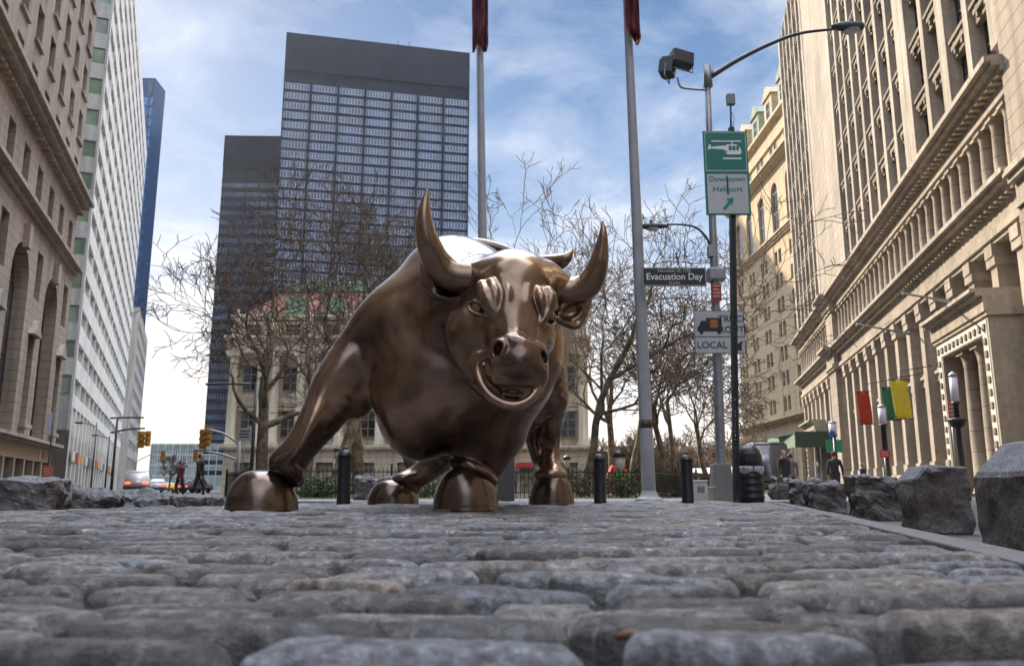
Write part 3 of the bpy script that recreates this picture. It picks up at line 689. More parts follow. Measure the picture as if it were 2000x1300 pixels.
# ---- the long limestone office building on the right
def right_building():
    Y0, Y1 = 35.6, 112.0; A0 = 16.0
    F = Fac(A0 + .216 * 0, 0, .216, 1, flip=-1)     # s is the distance along the street, o towards the street
    k = math.sqrt(1 + .216 ** 2)
    def S(Y): return Y * k
    m1 = stone('pale_limestone', (0.38, 0.315, 0.25), joints=1.1, var=0.35); m2 = stone('limestone_trim', (0.43, 0.365, 0.295), var=0.35); dk = stone('shaded_recess_stone', (0.25, 0.20, 0.15), var=0.25)  # last one: darker limestone copy with recess shade put into its colour
    root = empty('office_building', F.pt(S(60), 0, RZ), 'long pale limestone building with tall piers, two cornices and columned portal on the right', 'building')
    inv = Matrix.Translation(-root.location)
    F.M = inv @ F.M
    def fin(b, name, m): return b.build(name, m, root)
    HT = 66.0
    s0, s1 = S(Y0), S(Y1); pA, pB = S(77), S(91)
    b = F.mb(); b.box(s0, s1, -16, -0.9, RZ, HT)
    b.box(pA, pB, -0.9, 0.12, 21.6, HT); b.box(S(83.2), S(87), -.9, 0.55, RZ, 20.2)      # plain flat pier and the corner pavilion of the base
    fin(b, 'wall', m1)
    # upper zone
    span = F.mb(); wins = []
    def bays(a, z, nb, big=()):
        w = (z - a) / nb
        for i in range(nb + 1):
            c = a + i * w; h = 0.62 if i in big else 0.36
            pb_ = F.mb(); pb_.box(c - h, c + h, -0.9, 0.10 + (0.08 if i in big else 0), 21.6, HT); fin(pb_, 'pier', m2)
            if i < nb:
                pw = w / 2; L, R_ = c + 0.36, c + w - 0.36
                zz = 21.6; fl = 0
                while zz < HT - 3:
                    span.box(L, R_, -0.9, -0.22, zz + 2.9, zz + 4.05)
                    span.box(L + .12, R_ - .12, -0.22, 0.06, zz + 3.78, zz + 4.0); span.box(L + .45, R_ - .45, -0.22, -0.02, zz + 3.3, zz + 3.6)
                    for q_ in (.30, .70): span.box(L + (R_ - L) * q_ - .12, L + (R_ - L) * q_ + .12, -.22, -.04, zz + 3.0, zz + 3.77)
                    if zz + 4.05 < 60: wins.append((L + .25, R_ - .25, zz + 0.12, zz + 2.9))
                    zz += 4.05
    bays(s0 + 0.9, s0 + 0.9 + 15.0, 4, (0, 2, 4)); bays(s0 + 17.2, pA - 0.5, 8, (0, 8)); bays(pB + .6, s1 - .6, 6, (0, 6))
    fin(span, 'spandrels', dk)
    windows(F, root, wins, dglass, wf_dark, recess=0.62, mull=(1, 1))
    # cornices and friezes
    b = F.mb()
    for a, z in ((s0 - .4, S(83.2)), (S(87), s1)):
        cornice(b, a, z, 12.4, [(0.25, 0.15), (0.35, 0.3), (1.15, 0.12), (0.22, 0.5), (0.2, 0.85), (0.25, 1.1)])
        cornice(b, a, z, 18.5, [(0.3, 0.1), (0.25, 0.25), (0.6, 0.15), (0.25, 0.6), (0.22, 0.95), (0.3, 1.25)])
    cornice(b, S(83.2) - .3, S(87) + .3, 12.4, [(0.25, 0.75), (0.35, 0.9), (1.15, 0.72), (0.22, 1.1), (0.2, 1.4), (0.25, 1.7)])
    cornice(b, S(83.2) - .3, S(87) + .3, 18.5, [(0.3, 0.7), (0.25, 0.85), (0.6, 0.75), (0.25, 1.2), (0.22, 1.5), (0.3, 1.8)])
    b.box(s0 - .4, s1, -0.3, 0.25, RZ, 1.3)
    q = s0
    while q < s1:
        b.box(q, q + 0.32, 0.12, 0.52, 13.98, 14.15); b.box(q, q + 0.32, 0.15, 0.62, 19.5, 19.68); q += 0.72
    fin(b, 'cornice', m2)
    # columned base and the small order between the cornices
    w1 = []; w2 = []
    q = s0 + 1.0; i = 0
    while q < s1 - 1:
        inpav = S(82.4) < q < S(87.8)
        if not inpav:
            lowc = F.mb(); lowc.box(q - .42, q + .42, -0.9, 0.16, 1.3, 12.4); lowc.box(q - .6, q + .6, -0.9, 0.30, 11.3, 11.75); lowc.box(q - .52, q + .52, -0.9, 0.36, 11.75, 12.4); lowc.box(q - .55, q + .55, -.9, .28, 1.3, 2.0)
            if q + 3.4 < s1 - 1 and not (S(79.5) < q < S(87.8)):
                w1.append((q + .5, q + 2.95, 1.9, 7.0)); w1.append((q + .5, q + 2.95, 8.1, 11.2))
                lowc.box(q + .42, q + 3.03, -0.9, -0.35, 7.1, 8.0); lowc.box(q + .6, q + 2.85, -.9, -.2, 7.6, 7.8)
            fin(lowc, 'pilaster', m2)
            for dq in (0.0, 1.72):
                if dq == 0 or q + 3.4 < s1: upc = F.mb(); column(upc, q + dq, -0.12, 14.82, 18.5, 0.33, 10, 0.6, 0.35); fin(upc, 'column', m1)
            w2.append((q + .45, q + 1.3, 15.1, 18.2)); w2.append((q + 2.15, q + 3.0, 15.1, 18.2))
        q += 3.44
    
    windows(F, root, [r for r in w1 if not (S(37) < r[0] < S(46.9) or S(93) < r[0] < S(103.5))] + w2, dglass, wf_dark, recess=0.84, mull=(1, 3))
    # portals with two columns and a rosette border
    for (ya, yb, zt) in ((38.2, 46.6, 9.2), (94.0, 102.5, 7.6)):
        a, z = S(ya), S(yb); b = F.mb(); o1 = 1.3
        b.box(a, a + 1.0, -.3, o1, RZ, zt - 1.6); b.box(z - 1.0, z, -.3, o1, RZ, zt - 1.6); b.box(a, z, -.3, o1, zt - 1.6, zt - .75)
        cornice(b, a - .2, z + .2, zt - .75, [(0.2, o1 + .1), (0.75, o1 + .2), (0.2, o1 + .5), (0.18, o1 + .75)])
        b.box(a + 1, z - 1, -.3, -.25, RZ, zt - 1.6)
        p = b.build('portal', m2, root)
        for t in (0.33, 0.67): c = F.mb(); column(c, a + 1 + (z - a - 2) * t, 0.55, RZ + .1, zt - 1.6, 0.42, 14, 0.9, 0.4); c.build('column', m1, p)
        r_ = F.mb(); rb = F.mb(); n = 12
        rb.box(a + .22, a + .82, o1, o1 + .03, 0.4, zt - 1.55); rb.box(z - .82, z - .22, o1, o1 + .03, 0.4, zt - 1.55); rb.box(a + .22, z - .22, o1, o1 + .03, zt - 1.55, zt - .9)
        for i in range(n):
            sc = a + .5 + (z - a - 1.0) * i / (n - 1); r_.lathe([(0.20, 0), (0.20, .05), (.1, .09), (0, .1)], 8, (0, 0, 0)) if False else None
            r_.bbox(sc - .17, sc + .17, o1 + .03, o1 + .11, zt - 1.4, zt - 1.06, .05)
        for sc in (a + .52, z - .52):
            zz = 0.9
            while zz < zt - 1.8: r_.bbox(sc - .17, sc + .17, o1 + .03, o1 + .11, zz, zz + .34, .05); zz += .62
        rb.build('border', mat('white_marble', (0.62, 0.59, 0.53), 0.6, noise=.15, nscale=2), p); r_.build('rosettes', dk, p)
        dd = F.mb(); dd.box(a + 1.6, z - 1.6, -.249, -.2, RZ, zt - 2.3); dd.build('door', mat('bronze_door', (0.05, 0.042, 0.035), 0.4, noise=.3), p)
    # returning end wall of the far corner
    return F, root
RF, RB = right_building()
# ---- rusticated neighbour at the right edge, running back past the camera
def near_building():
    F = Fac(16.0, 0, .216, 1, flip=-1); k = math.sqrt(1 + .216 ** 2)
    m = stone('banded_tan_stone', (0.33, 0.27, 0.21), joints=0.85, var=0.2); tr = MATS.get('x') or stone('banded_trim', (0.44, 0.38, 0.31))
    root = empty('corner_building', F.pt(38 * k, 0, RZ), 'tan office building with banded stone courses at the photo\'s right edge', 'building')
    F.M = Matrix.Translation(-root.location) @ F.M
    b = F.mb(); b.box(8, 35.5 * k, -16, 0.45, RZ, 62); b.build('wall', m, root)
    b = F.mb(); cornice(b, 8, 35.4 * k, 12.8, [(.3, .6), (.9, .5), (.3, .8), (.3, 1.0)], 0); cornice(b, 8, 35.4 * k, 30, [(.4, .6), (.4, .8), (.3, 1.0)], 0)
    for i in range(6): b.box(9 + i * 4.4, 10 + i * 4.4, .45, .75, RZ, 12.8)
    b.build('cornice', tr, root)
    wins = [(c - .8, c + .8, z, z + 2.6) for c in np.arange(12.0, 34, 4.4) for z in np.arange(16, 58, 4.2)] + [(c - 1.2, c + 1.2, 1.5, 10) for c in np.arange(12.0, 34, 4.4)]
    F2 = Fac(0, 0, 1, 0); F2.M = F.M; F2.pt = F.pt
    windows(F2, root, [tuple(map(float, r)) for r in wins], dglass, wf_dark, recess=-0.50, mull=(0, 1), fw=.1)
near_building()
# ---- cream hotel-like block with mansard roof closing the street on the right
def cream_building():
    X0, Ya, Yb = 47.5, 112.5, 168.0
    F = Fac(X0, 0, 0, 1, flip=-1)
    m = stone('cream_stone', (0.56, 0.43, 0.27), joints=1.05, var=0.18); tr = stone('cream_trim', (0.60, 0.48, 0.32), var=0.15)
    root = empty('cream_building', (X0, 140, RZ), 'cream stone block with arched upper windows and green dormer roof down the street', 'building')
    F.M = Matrix.Translation(-root.location) @ F.M
    b = F.mb(); b.box(Ya, Yb, -22, -.4, RZ, 65.5)
    bw = (Yb - Ya) / 7.0; rects = []; arcs = []
    rows = [4.4 + 4.35 * i for i in range(9)]
    for i in range(8):      # piers between the paired windows
        c = Ya + i * bw; b.box(max(Ya, c - bw * .27), min(Yb, c + bw * .27), -.4, 0, 12.5, 44)
    for i in range(7):
        c = Ya + (i + .5) * bw
        b.box(c - .28, c + .28, -.4, -.02, 12.5, 44)
        for j in range(7):
            z = 13.6 + j * 4.35; b.box(c - bw * .23, c + bw * .23, -.4, -.05, z + 2.6, z + 4.35 + (0.0 if j < 6 else .2))
            if j == 0: b.box(c - bw * .23, c + bw * .23, -.4, -.05, 12.5, z)
            for sgn in (-1, 1): rects.append((min(c + sgn * .28, c + sgn * bw * .23), max(c + sgn * .28, c + sgn * bw * .23), z, z + 2.6))
        # tall arched window
        a0, a1 = c - 1.75, c + 1.75
        b.box(c - bw * .5, a0, -.4, 0, 45.2, 57); b.box(a1, c + bw * .5, -.4, 0, 45.2, 57); arch(b, a0, a1, 45.2, 53.2, 57, -.4, 0)
        rects.append((a0 + .2, a1 - .2, 45.4, 53.2)); arcs.append((a0 + .2, a1 - .2, 53.2))
        for sgn in (-1, 1): rects.append((c + sgn * 1.2 - .65, c + sgn * 1.2 + .65, 59.4, 62.4))
        # street level arches
        b.box(c - bw * .5, c - 2, -.4, .15, RZ, 11.5); b.box(c + 2, c + bw * .5, -.4, .15, RZ, 11.5); arch(b, c - 2, c + 2, RZ, 6.5, 11.5, -.4, .15)
        rects.append((c - 1.9, c + 1.9, .4, 6.4))
    b.box(Ya, Yb, -.4, 0.0, 57.0, 59.3); b.box(Ya, Yb, -.4, -.02, 62.5, 65.5)
    b.build('wall', m, root)
    b = F.mb(); cornice(b, Ya - .3, Yb + .3, 11.5, [(.3, .3), (.4, .9), (.3, 1.4)]); cornice(b, Ya, Yb, 44, [(.4, .3), (.4, .6), (.3, .9)]); cornice(b, Ya, Yb, 57.4, [(.4, .5), (.35, 1.2), (.3, 1.6)]); cornice(b, Ya, Yb, 65.5, [(.3, .4), (.5, 1.0)])
    b.build('cornice', tr, root)
    g = stone('green_copper', (0.30, 0.35, 0.26), var=0.3)
    b = F.mb(); b.add([(Ya, .3, 66.3), (Yb, .3, 66.3), (Yb, -5, 73.5), (Ya, -5, 73.5), (Ya, -22, 73.5), (Yb, -22, 73.5), (Ya, -22, 66.3), (Yb, -22, 66.3)], [(0, 1, 2, 3), (3, 2, 5, 4), (1, 7, 5, 2), (0, 3, 4, 6), (6, 4, 5, 7)])
    r = b.build('roof', g, root)
    for i in range(7):
        c = Ya + (i + .5) * bw; b = F.mb(); b.box(c - 2.2, c + 2.2, -6, .1, 66.4, 71.6); b.add([(c - 2.6, .4, 71.6), (c + 2.6, .4, 71.6), (c, .4, 73.9), (c - 2.6, -6, 71.6), (c + 2.6, -6, 71.6), (c, -6, 73.9)], [(0, 1, 2), (0, 2, 5, 3), (1, 4, 5, 2), (0, 3, 4, 1)])
        b.lathe([(1.1, 0), (1.1, .02), (0.0, .02)], 12) if False else None
        b.build('dormer', m if i % 2 else g, r)
        rects.append((c - 1.0, c + 1.0, 67.4, 70.6))
    b = F.mb(); b.tube([(Ya + 34, -8, 73), (Ya + 34, -8, 86)], [.14, .05], 6); b.build('mast', wf_dark, r)
    normal = [q for q in rects if q[3] < 66]; dor = [q for q in rects if q[3] > 66]
    windows(F, root, normal, dglass, wf_light, recess=.34, mull=(0, 1), fw=.12); windows(F, root, dor, dglass, wf_light, recess=-.14, mull=(0, 1), fw=.12)
    b = F.mb()
    for a0, a1, z in arcs:
        n = 10; cc = (a0 + a1) / 2; rr = (a1 - a0) / 2
        b.add([(cc, -.36, z)] + [(cc - rr * math.cos(math.pi * t / n), -.36, z + rr * math.sin(math.pi * t / n)) for t in range(n + 1)], [(0, t + 1, t + 2) for t in range(n)])
    b.build('fanlights', dglass, root)
cream_building()
# ---- brown stone office block on the left with the tall arches
def brown_building():
    xe = XatG(90, 60); F = Fac(xe, 60, .346, -1, flip=-1)   # s runs from the far corner back towards the camera
    m = stone('brown_stone', (0.36, 0.29, 0.235), joints=None, var=0.25); rust = stone('brown_rusticated', (0.37, 0.30, 0.24), joints=0.62, var=0.2); tr = stone('brown_trim', (0.40, 0.33, 0.27))
    root = empty('brown_office_building', (xe, 60, RZ), 'brown stone office building with tall arched bays at the photo\'s left edge', 'building')
    F.M = Matrix.Translation(-root.location) @ F.M; S1 = 62
    b = F.mb(); b.box(0, S1, -18, -.6, RZ, 62); 
    cols = [1.9 + 3.6 * i for i in range(17)]
    rects = []
    up = b; zrows = [22.6 + 3.75 * i for i in range(10)]
    prev = 0
    for c in cols:
        up.box(prev, c - .75, -.6, 0, 22.1, 62); prev = c + .75
        for z in zrows:
            up.box(c - .75, c + .75, -.6, 0, z + 2.3, z + 3.75); rects.append((c - .75, c + .75, z, z + 2.3))
            if c < 26: up.box(c - .95, c + .95, 0, .18, z - .18, z)
        up.box(c - .75, c + .75, -.6, 0, 22.1, 22.6)
    up.box(prev, S1, -.6, 0, 22.1, 62); b.build('wall', m, root)
    b = F.mb(); prev = 0
    for c in cols:
        b.box(prev, c - .75, -.6, .12, 16.9, 21.2); prev = c + .75
        b.box(c - .75, c + .75, -.6, .12, 19.9, 21.2); b.box(c - .75, c + .75, -.6, .12, 16.9, 17.3); rects.append((c - .75, c + .75, 17.3, 19.9))
    b.box(prev, S1, -.6, .12, 16.9, 21.2)
    # base: alternating small bay and tall arch
    s = 0.0; k = 0; arc = []
    while s < S1 - 12:
        # small bay: 3.9 m with a pedimented window below and a plain one above
        b.box(s, s + 1.1, -.6, .25, 3.4, 16.2); b.box(s + 2.7, s + 3.9, -.6, .25, 3.4, 16.2); b.box(s + 1.1, s + 2.7, -.6, .25, 14.9, 16.2); b.box(s + 1.1, s + 2.7, -.6, .25, 9.6, 11.9); b.box(s + 1.1, s + 2.7, -.6, .25, 3.4, 4.2)
        rects += [(s + 1.1, s + 2.7, 11.9, 14.9), (s + 1.1, s + 2.7, 4.2, 9.6)]
        s += 3.9
        arch(b, s + .4, s + 4.6, 3.4, 12.2, 16.2, -.6, .25); b.box(s, s + .4, -.6, .25, 3.4, 16.2); b.box(s + 4.6, s + 5.0, -.6, .25, 3.4, 16.2)
        rects.append((s + .5, s + 4.5, 3.6, 12.3)); arc.append((s + .4, s + 4.6, 12.2)); s += 5.0
    b.box(s, S1, -.6, .25, 3.4, 16.2)
    b.build('base_wall', rust, root)
    b = F.mb(); cornice(b, -.3, S1, 21.2, [(.3, .4), (.3, .9), (.3, 1.2)]); cornice(b, -.3, S1, 16.2, [(.3, .5), (.25, .9), (.2, .7)]); cornice(b, -.3, S1, 3.0, [(.2, .5), (.2, .8)])
    q = 0
    while q < 40: b.box(q, q + .3, .12, .55, 20.98, 21.19); q += .7
    for i, (a0, a1, z) in enumerate(arc): b.box((a0 + a1) / 2 - .35, (a0 + a1) / 2 + .35, .25, .6, 14.0, 15.4)
    s = 0.0
    while s < 60:    # little pediments
        b.add([(s + .8, .25, 9.6), (s + 3.0, .25, 9.6), (s + 1.9, .25, 10.6), (s + .8, .6, 9.6), (s + 3.0, .6, 9.6), (s + 1.9, .6, 10.6)], [(3, 4, 5), (0, 3, 5, 2), (1, 2, 5, 4), (0, 1, 4, 3)])
        b.box(s + .9, s + 2.9, .25, .6, 3.9, 4.15); s += 8.9
    b.build('cornice', tr, root)
    windows(F, root, rects, dglass, wf_dark, recess=.5, mull=(1, 1))
    b = F.mb()
    for a0, a1, z in arc:
        n = 10; cc = (a0 + a1) / 2; rr = (a1 - a0) / 2
        b.add([(cc, -.52, z)] + [(cc - rr * math.cos(math.pi * t / n), -.52, z + rr * math.sin(math.pi * t / n)) for t in range(n + 1)], [(0, t + 1, t + 2) for t in range(n)])
    b.build('fanlights', dglass, root)
    # shops
    b = F.mb(); b.box(.3, 30, -.6, .1, 2.1, 3.0); sg = b.build('shop_fascia', mat('fascia_tan', (0.42, 0.32, 0.2), .6), root)
    b = F.mb(); b.box(2.9, 3.3, .1, .14, 2.35, 2.75); b.build('shop_logo', mat('logo_red', (0.5, 0.06, 0.06), .5), sg)
    b = F.mb(); b.box(3.6, 4.4, .1, .14, 2.3, 2.8); b.build('shop_panel', mat('panel_cream', (0.6, .5, .3), .5), sg)
    b = F.mb(); q = .3
    while q < 30: b.box(q, q + .35, -.6, .1, RZ, 2.1); q += 2.6
    b.build('shop_piers', tr, root)
    b = F.mb(); b.box(.3, 30, -.59, -.5, RZ, 2.1); b.build('shop_window', dglass, root)
brown_building()
# ---- white office slab
WX = XatG(124, 85)
def white_building():
    FS = Fac(WX, 85, -.416, 1, flip=1); FN = Fac(WX, 85, -1, -.416, flip=-1); L = 96.0
    wm = stone('white_brick', (0.82, 0.80, 0.76), var=0.06); gr = stone('grey_spandrel', (0.40, 0.40, 0.38), var=0.15)
    gg = glass('green_glass', (0.16, 0.22, 0.16), 0.08, vary=.6, scale=.2)
    root = empty('white_office_building', (WX, 85, RZ), 'white banded office slab with ribbon windows standing behind the brown building', 'building')
    for F in (FS, FN): F.M = Matrix.Translation(-root.location) @ F.M
    H = 73.0; b = FS.mb(); b.box(0, L, -40, -.35, 6.0, H)
    z = 12.0; rects = []; 
    b.box(0, L, -.35, 0, 8.8, 10.1)
    bands = [10.1 + 3.72 * i for i in range(18)]
    for i, z in enumerate(bands):
        zt = z + 1.75
        b.box(0, L, -.35, 0, zt, min(H, z + 3.72) if i < 17 else H)
        q = 0.6; w_ = 5.9
        while q < L - 1:
            e = min(q + w_, L - .3); rects.append((q, e, z, zt)); b.box(e, min(e + .45, L), -.35, -.02, z, zt); q = e + .45
        b.box(0, .6, -.35, -.02, z, zt)
    # vertical ribs
    b.build('wall', wm, root)
    windows(FS, root, rects, gg, mat('white_mullion', (0.6, 0.6, 0.58), .5), recess=.3, mull=(3, 0), fw=.09, frame=True)
    b = FN.mb(); b.box(.2, 34, .0, .25, 6, H + .1); wn_ = []
    n2 = FN.mb()
    for i, z in enumerate(bands):
        n2.box(0.0, 34, .25, .5, z + 1.9, z + 3.72)
        for q in range(10): wn_.append((q * 3.3 + .35, q * 3.3 + 3.25, z, z + 1.9))
    for q in range(11): n2.box(q * 3.3 - .05 if q else 0, q * 3.3 + .25, .25, .6, 6, H)
    b.build('north_wall', gr, root); n2.build('north_spandrels', stone('pale_grey_panel', (0.50, 0.49, 0.46), var=.12), root)
    windows(FN, root, wn_, gg, wf_light, name='north_window', recess=-.30, mull=(0, 0), fw=.08)
    # street level: dark glazing between pale pillars with a fascia band
    b = FS.mb(); b.box(0, L, -1.2, -1.0, RZ, 8.8); b.build('shopfront_glass', dglass, root)
    b = FS.mb(); q = 0
    while q < L: b.box(q, q + .7, -1.0, .05, RZ, 8.8); q += 4.2
    b.build('pillars', wm, root)
    b = FS.mb(); b.box(.7, L, -.9, -.2, 3.3, 4.2); b.build('fascia', mat('fascia_dark', (0.12, 0.10, 0.09), .5), root)
    b = FN.mb(); b.box(0, 34, 0, .6, RZ, 6.3); b.build('dark_base', stone('dark_base_stone', (0.10, 0.085, 0.075)), root)
    rngs = random.Random(4); cols = [(0.7, .66, .5), (.5, .12, .08), (.65, .4, .1), (.6, .6, .6), (.15, .2, .25)]
    for i in range(14):
        q = 3 + i * 5.2; b = FS.mb(); b.box(q, q + 2.6, .06, .2, 3.2, 4.3); b.build('shop_sign', mat('shop_sign_%d' % (i % 5), cols[i % 5], .5), root)
white_building()
# ---- simple gridded towers
def tower(name, label, corner, d, w, dep, H, floors, z0, fh, wh, bays, mwall, mgl, mfr, mull, top=0.0, side=True, recess=.3, pw=.5, ff=.09, topm=None, sidewins=True, flip=1):
    F = Fac(corner[0], corner[1], d[0], d[1], flip=flip); root = empty(name, (corner[0], corner[1], RZ), label, 'building')
    F.M = Matrix.Translation(-root.location) @ F.M
    b = F.mb(); b.box(0, w, -dep, -recess - .05, RZ, H); bw = w / bays; rects = []
    for i in range(bays + 1):
        c = i * bw; b.box(max(0, c - pw / 2), min(w, c + pw / 2), -recess - .05, 0.04, RZ, H - top)
    for j in range(floors):
        z = z0 + j * fh
        for i in range(bays):
            s0, s1 = i * bw + pw / 2, (i + 1) * bw - pw / 2
            b.box(s0, s1, -recess - .05, 0, z + wh, z + fh); rects.append((s0, s1, z, z + wh))
    b.build('wall', mwall, root)
    if top:
        b = F.mb(); b.box(0, w, -recess - .05, .1, H - top, H)
        for i in range(bays * 6 + 1):
            c = i * bw / 6; e = .35 if i % 6 == 0 else .08; b.box(max(0, c - e), min(w, c + e), .1, .3 if i % 6 == 0 else .2, H - top, H - .6)
        b.build('top_louvres', topm or mwall, root)
    windows(F, root, rects, mgl, mfr, recess=recess, mull=mull, fw=ff)
    return F, root
tw = mat('tower_dark_metal', (0.018, 0.030, 0.052), 0.6, spec=.15, noise=.3, nscale=.2); tw2 = mat('tower_spandrel', (0.028, 0.034, 0.045), .6, spec=.2, noise=.3, nscale=.3)
tgl = glass('tower_glass', (0.05, 0.075, 0.13), 0.10, vary=.7, scale=.12); tfr = mat('tower_white_mullion', (0.26, 0.31, 0.42), .5)
def corner_from(pxl, Y): return (XatG(pxl, Y), Y)
YB = 300.0
xl_ = P(560, 65, YB).x; xr_ = P(915, 300, YB + 16).x
Hb = ZAT(66, YB)
F_, T_ = tower('dark_glass_tower', 'tallest dark office tower with a black louvred top, right behind the bull', (xl_, YB), (xr_ - xl_, 16), math.hypot(xr_ - xl_, 16), 40, Hb, int((ZAT(136, YB) - 5) / 4.12), RZ + 5, 4.12, 3.0, 7, tw, tgl, tfr, (7, 0), top=0, ff=.42, pw=.9)
b = F_.mb(); wd = math.hypot(xr_ - xl_, 16); hz0 = ZAT(136, YB)
b.box(0, wd, .045, .4, hz0, Hb + .5)
for i in range(8): b.box(max(0, i * wd / 7 - .5), min(wd, i * wd / 7 + .5), .4, .8, RZ, Hb + .3)
for i in range(56): b.box(i * wd / 56, i * wd / 56 + .18, .4, .55, hz0 + 1, Hb - 1)
for c in (.60, .66): b.box(wd * c, wd * c + .3, -4, -3.7, Hb, Hb + 5)
b.build('louvred_top', tw, T_)
YC = 330.0; xa = P(440, 265, YC).x; xb = P(560, 400, YC).x + 12; Hc = ZAT(265, YC)
F_, T2_ = tower('lower_dark_tower', 'shorter dark office tower joined to the left side of the tallest one', (xa, YC), (1, .03), xb - xa, 40, Hc, int((Hc - 19) / 4.12), RZ + 4, 4.12, 2.0, 4, tw2, tgl, mat('tower_grey_mullion', (0.22, 0.23, 0.26), .5), (8, 0), ff=.16, pw=.35)
b = F_.mb(); b.box(0, xb - xa, .045, .3, Hc - 15, Hc); [b.box(i * .9, i * .9 + .3, .3, .5, Hc - 14.5, Hc - .5) for i in range(int((xb - xa) / .9))]; b.build('louvred_top', tw, T2_)
# blue glass tower left
bgl = glass('blue_mirror_glass', (0.10, 0.20, 0.42), 0.05, metal=0.75, vary=.25, scale=.05)
YT = 265.0; xr0 = P(303, 155, YT).x; Ht = ZAT(152, YT)
F_, T3_ = tower('blue_glass_tower', 'slim blue mirrored tower rising behind the white office slab', (xr0 - 40, YT - 2), (40, 2), 40, 10, Ht, int((Ht - 8) / 3.9), RZ + 4, 3.9, 3.35, 8, mat('blue_panel', (0.05, .09, .18), .3), bgl, mat('blue_mullion', (0.10, 0.16, 0.28), .4), (2, 0), ff=.1, pw=.18)
F_ = Fac(xr0 + .05, YT, -.36, 1, flip=1); F_.M = Matrix.Translation(-T3_.location) @ F_.M; b = F_.mb(); b.box(.6, 22, -2, 0, RZ, Ht - 1)
for j in range(int((Ht - 8) / 3.9)): b.box(.6, 22, 0, .35, RZ + 4 + j * 3.9, RZ + 5.6 + j * 3.9)
b.build('side_wall', mat('blue_side', (0.10, 0.115, 0.15), .4), T3_)
# grey slab and pale low block continuing the left street front
xg = XatG(234, 184); F_, T4_ = tower('grey_slab_building', 'narrow grey office building ending the left row of street fronts', (xg, 186), (-.40, 1), 46, 20, ZAT(600, 186), 9, RZ + 6, 3.9, 1.9, 10, stone('grey_slab', (0.48, 0.46, 0.44), var=.1), tgl, wf_light, (1, 0), flip=1)
# distant green glass terminal with a bridge deck
tg = glass('pale_green_glass', (0.30, 0.42, 0.38), 0.15, vary=.3, scale=.1)
xq = P(288, 950, 330).x; xq2 = P(424, 950, 330).x
tower('glass_terminal', 'low pale green glass terminal closing the far end of the left street', (xq, 330), (1, 0), xq2 - xq + 8, 20, ZAT(868, 330), 4, RZ + 2, 4.2, 3.7, 12, mat('terminal_white', (0.6, .62, .6), .5), tg, mat('terminal_white', (0.6, .62, .6), .5), (2, 1), ff=.2, pw=.3)
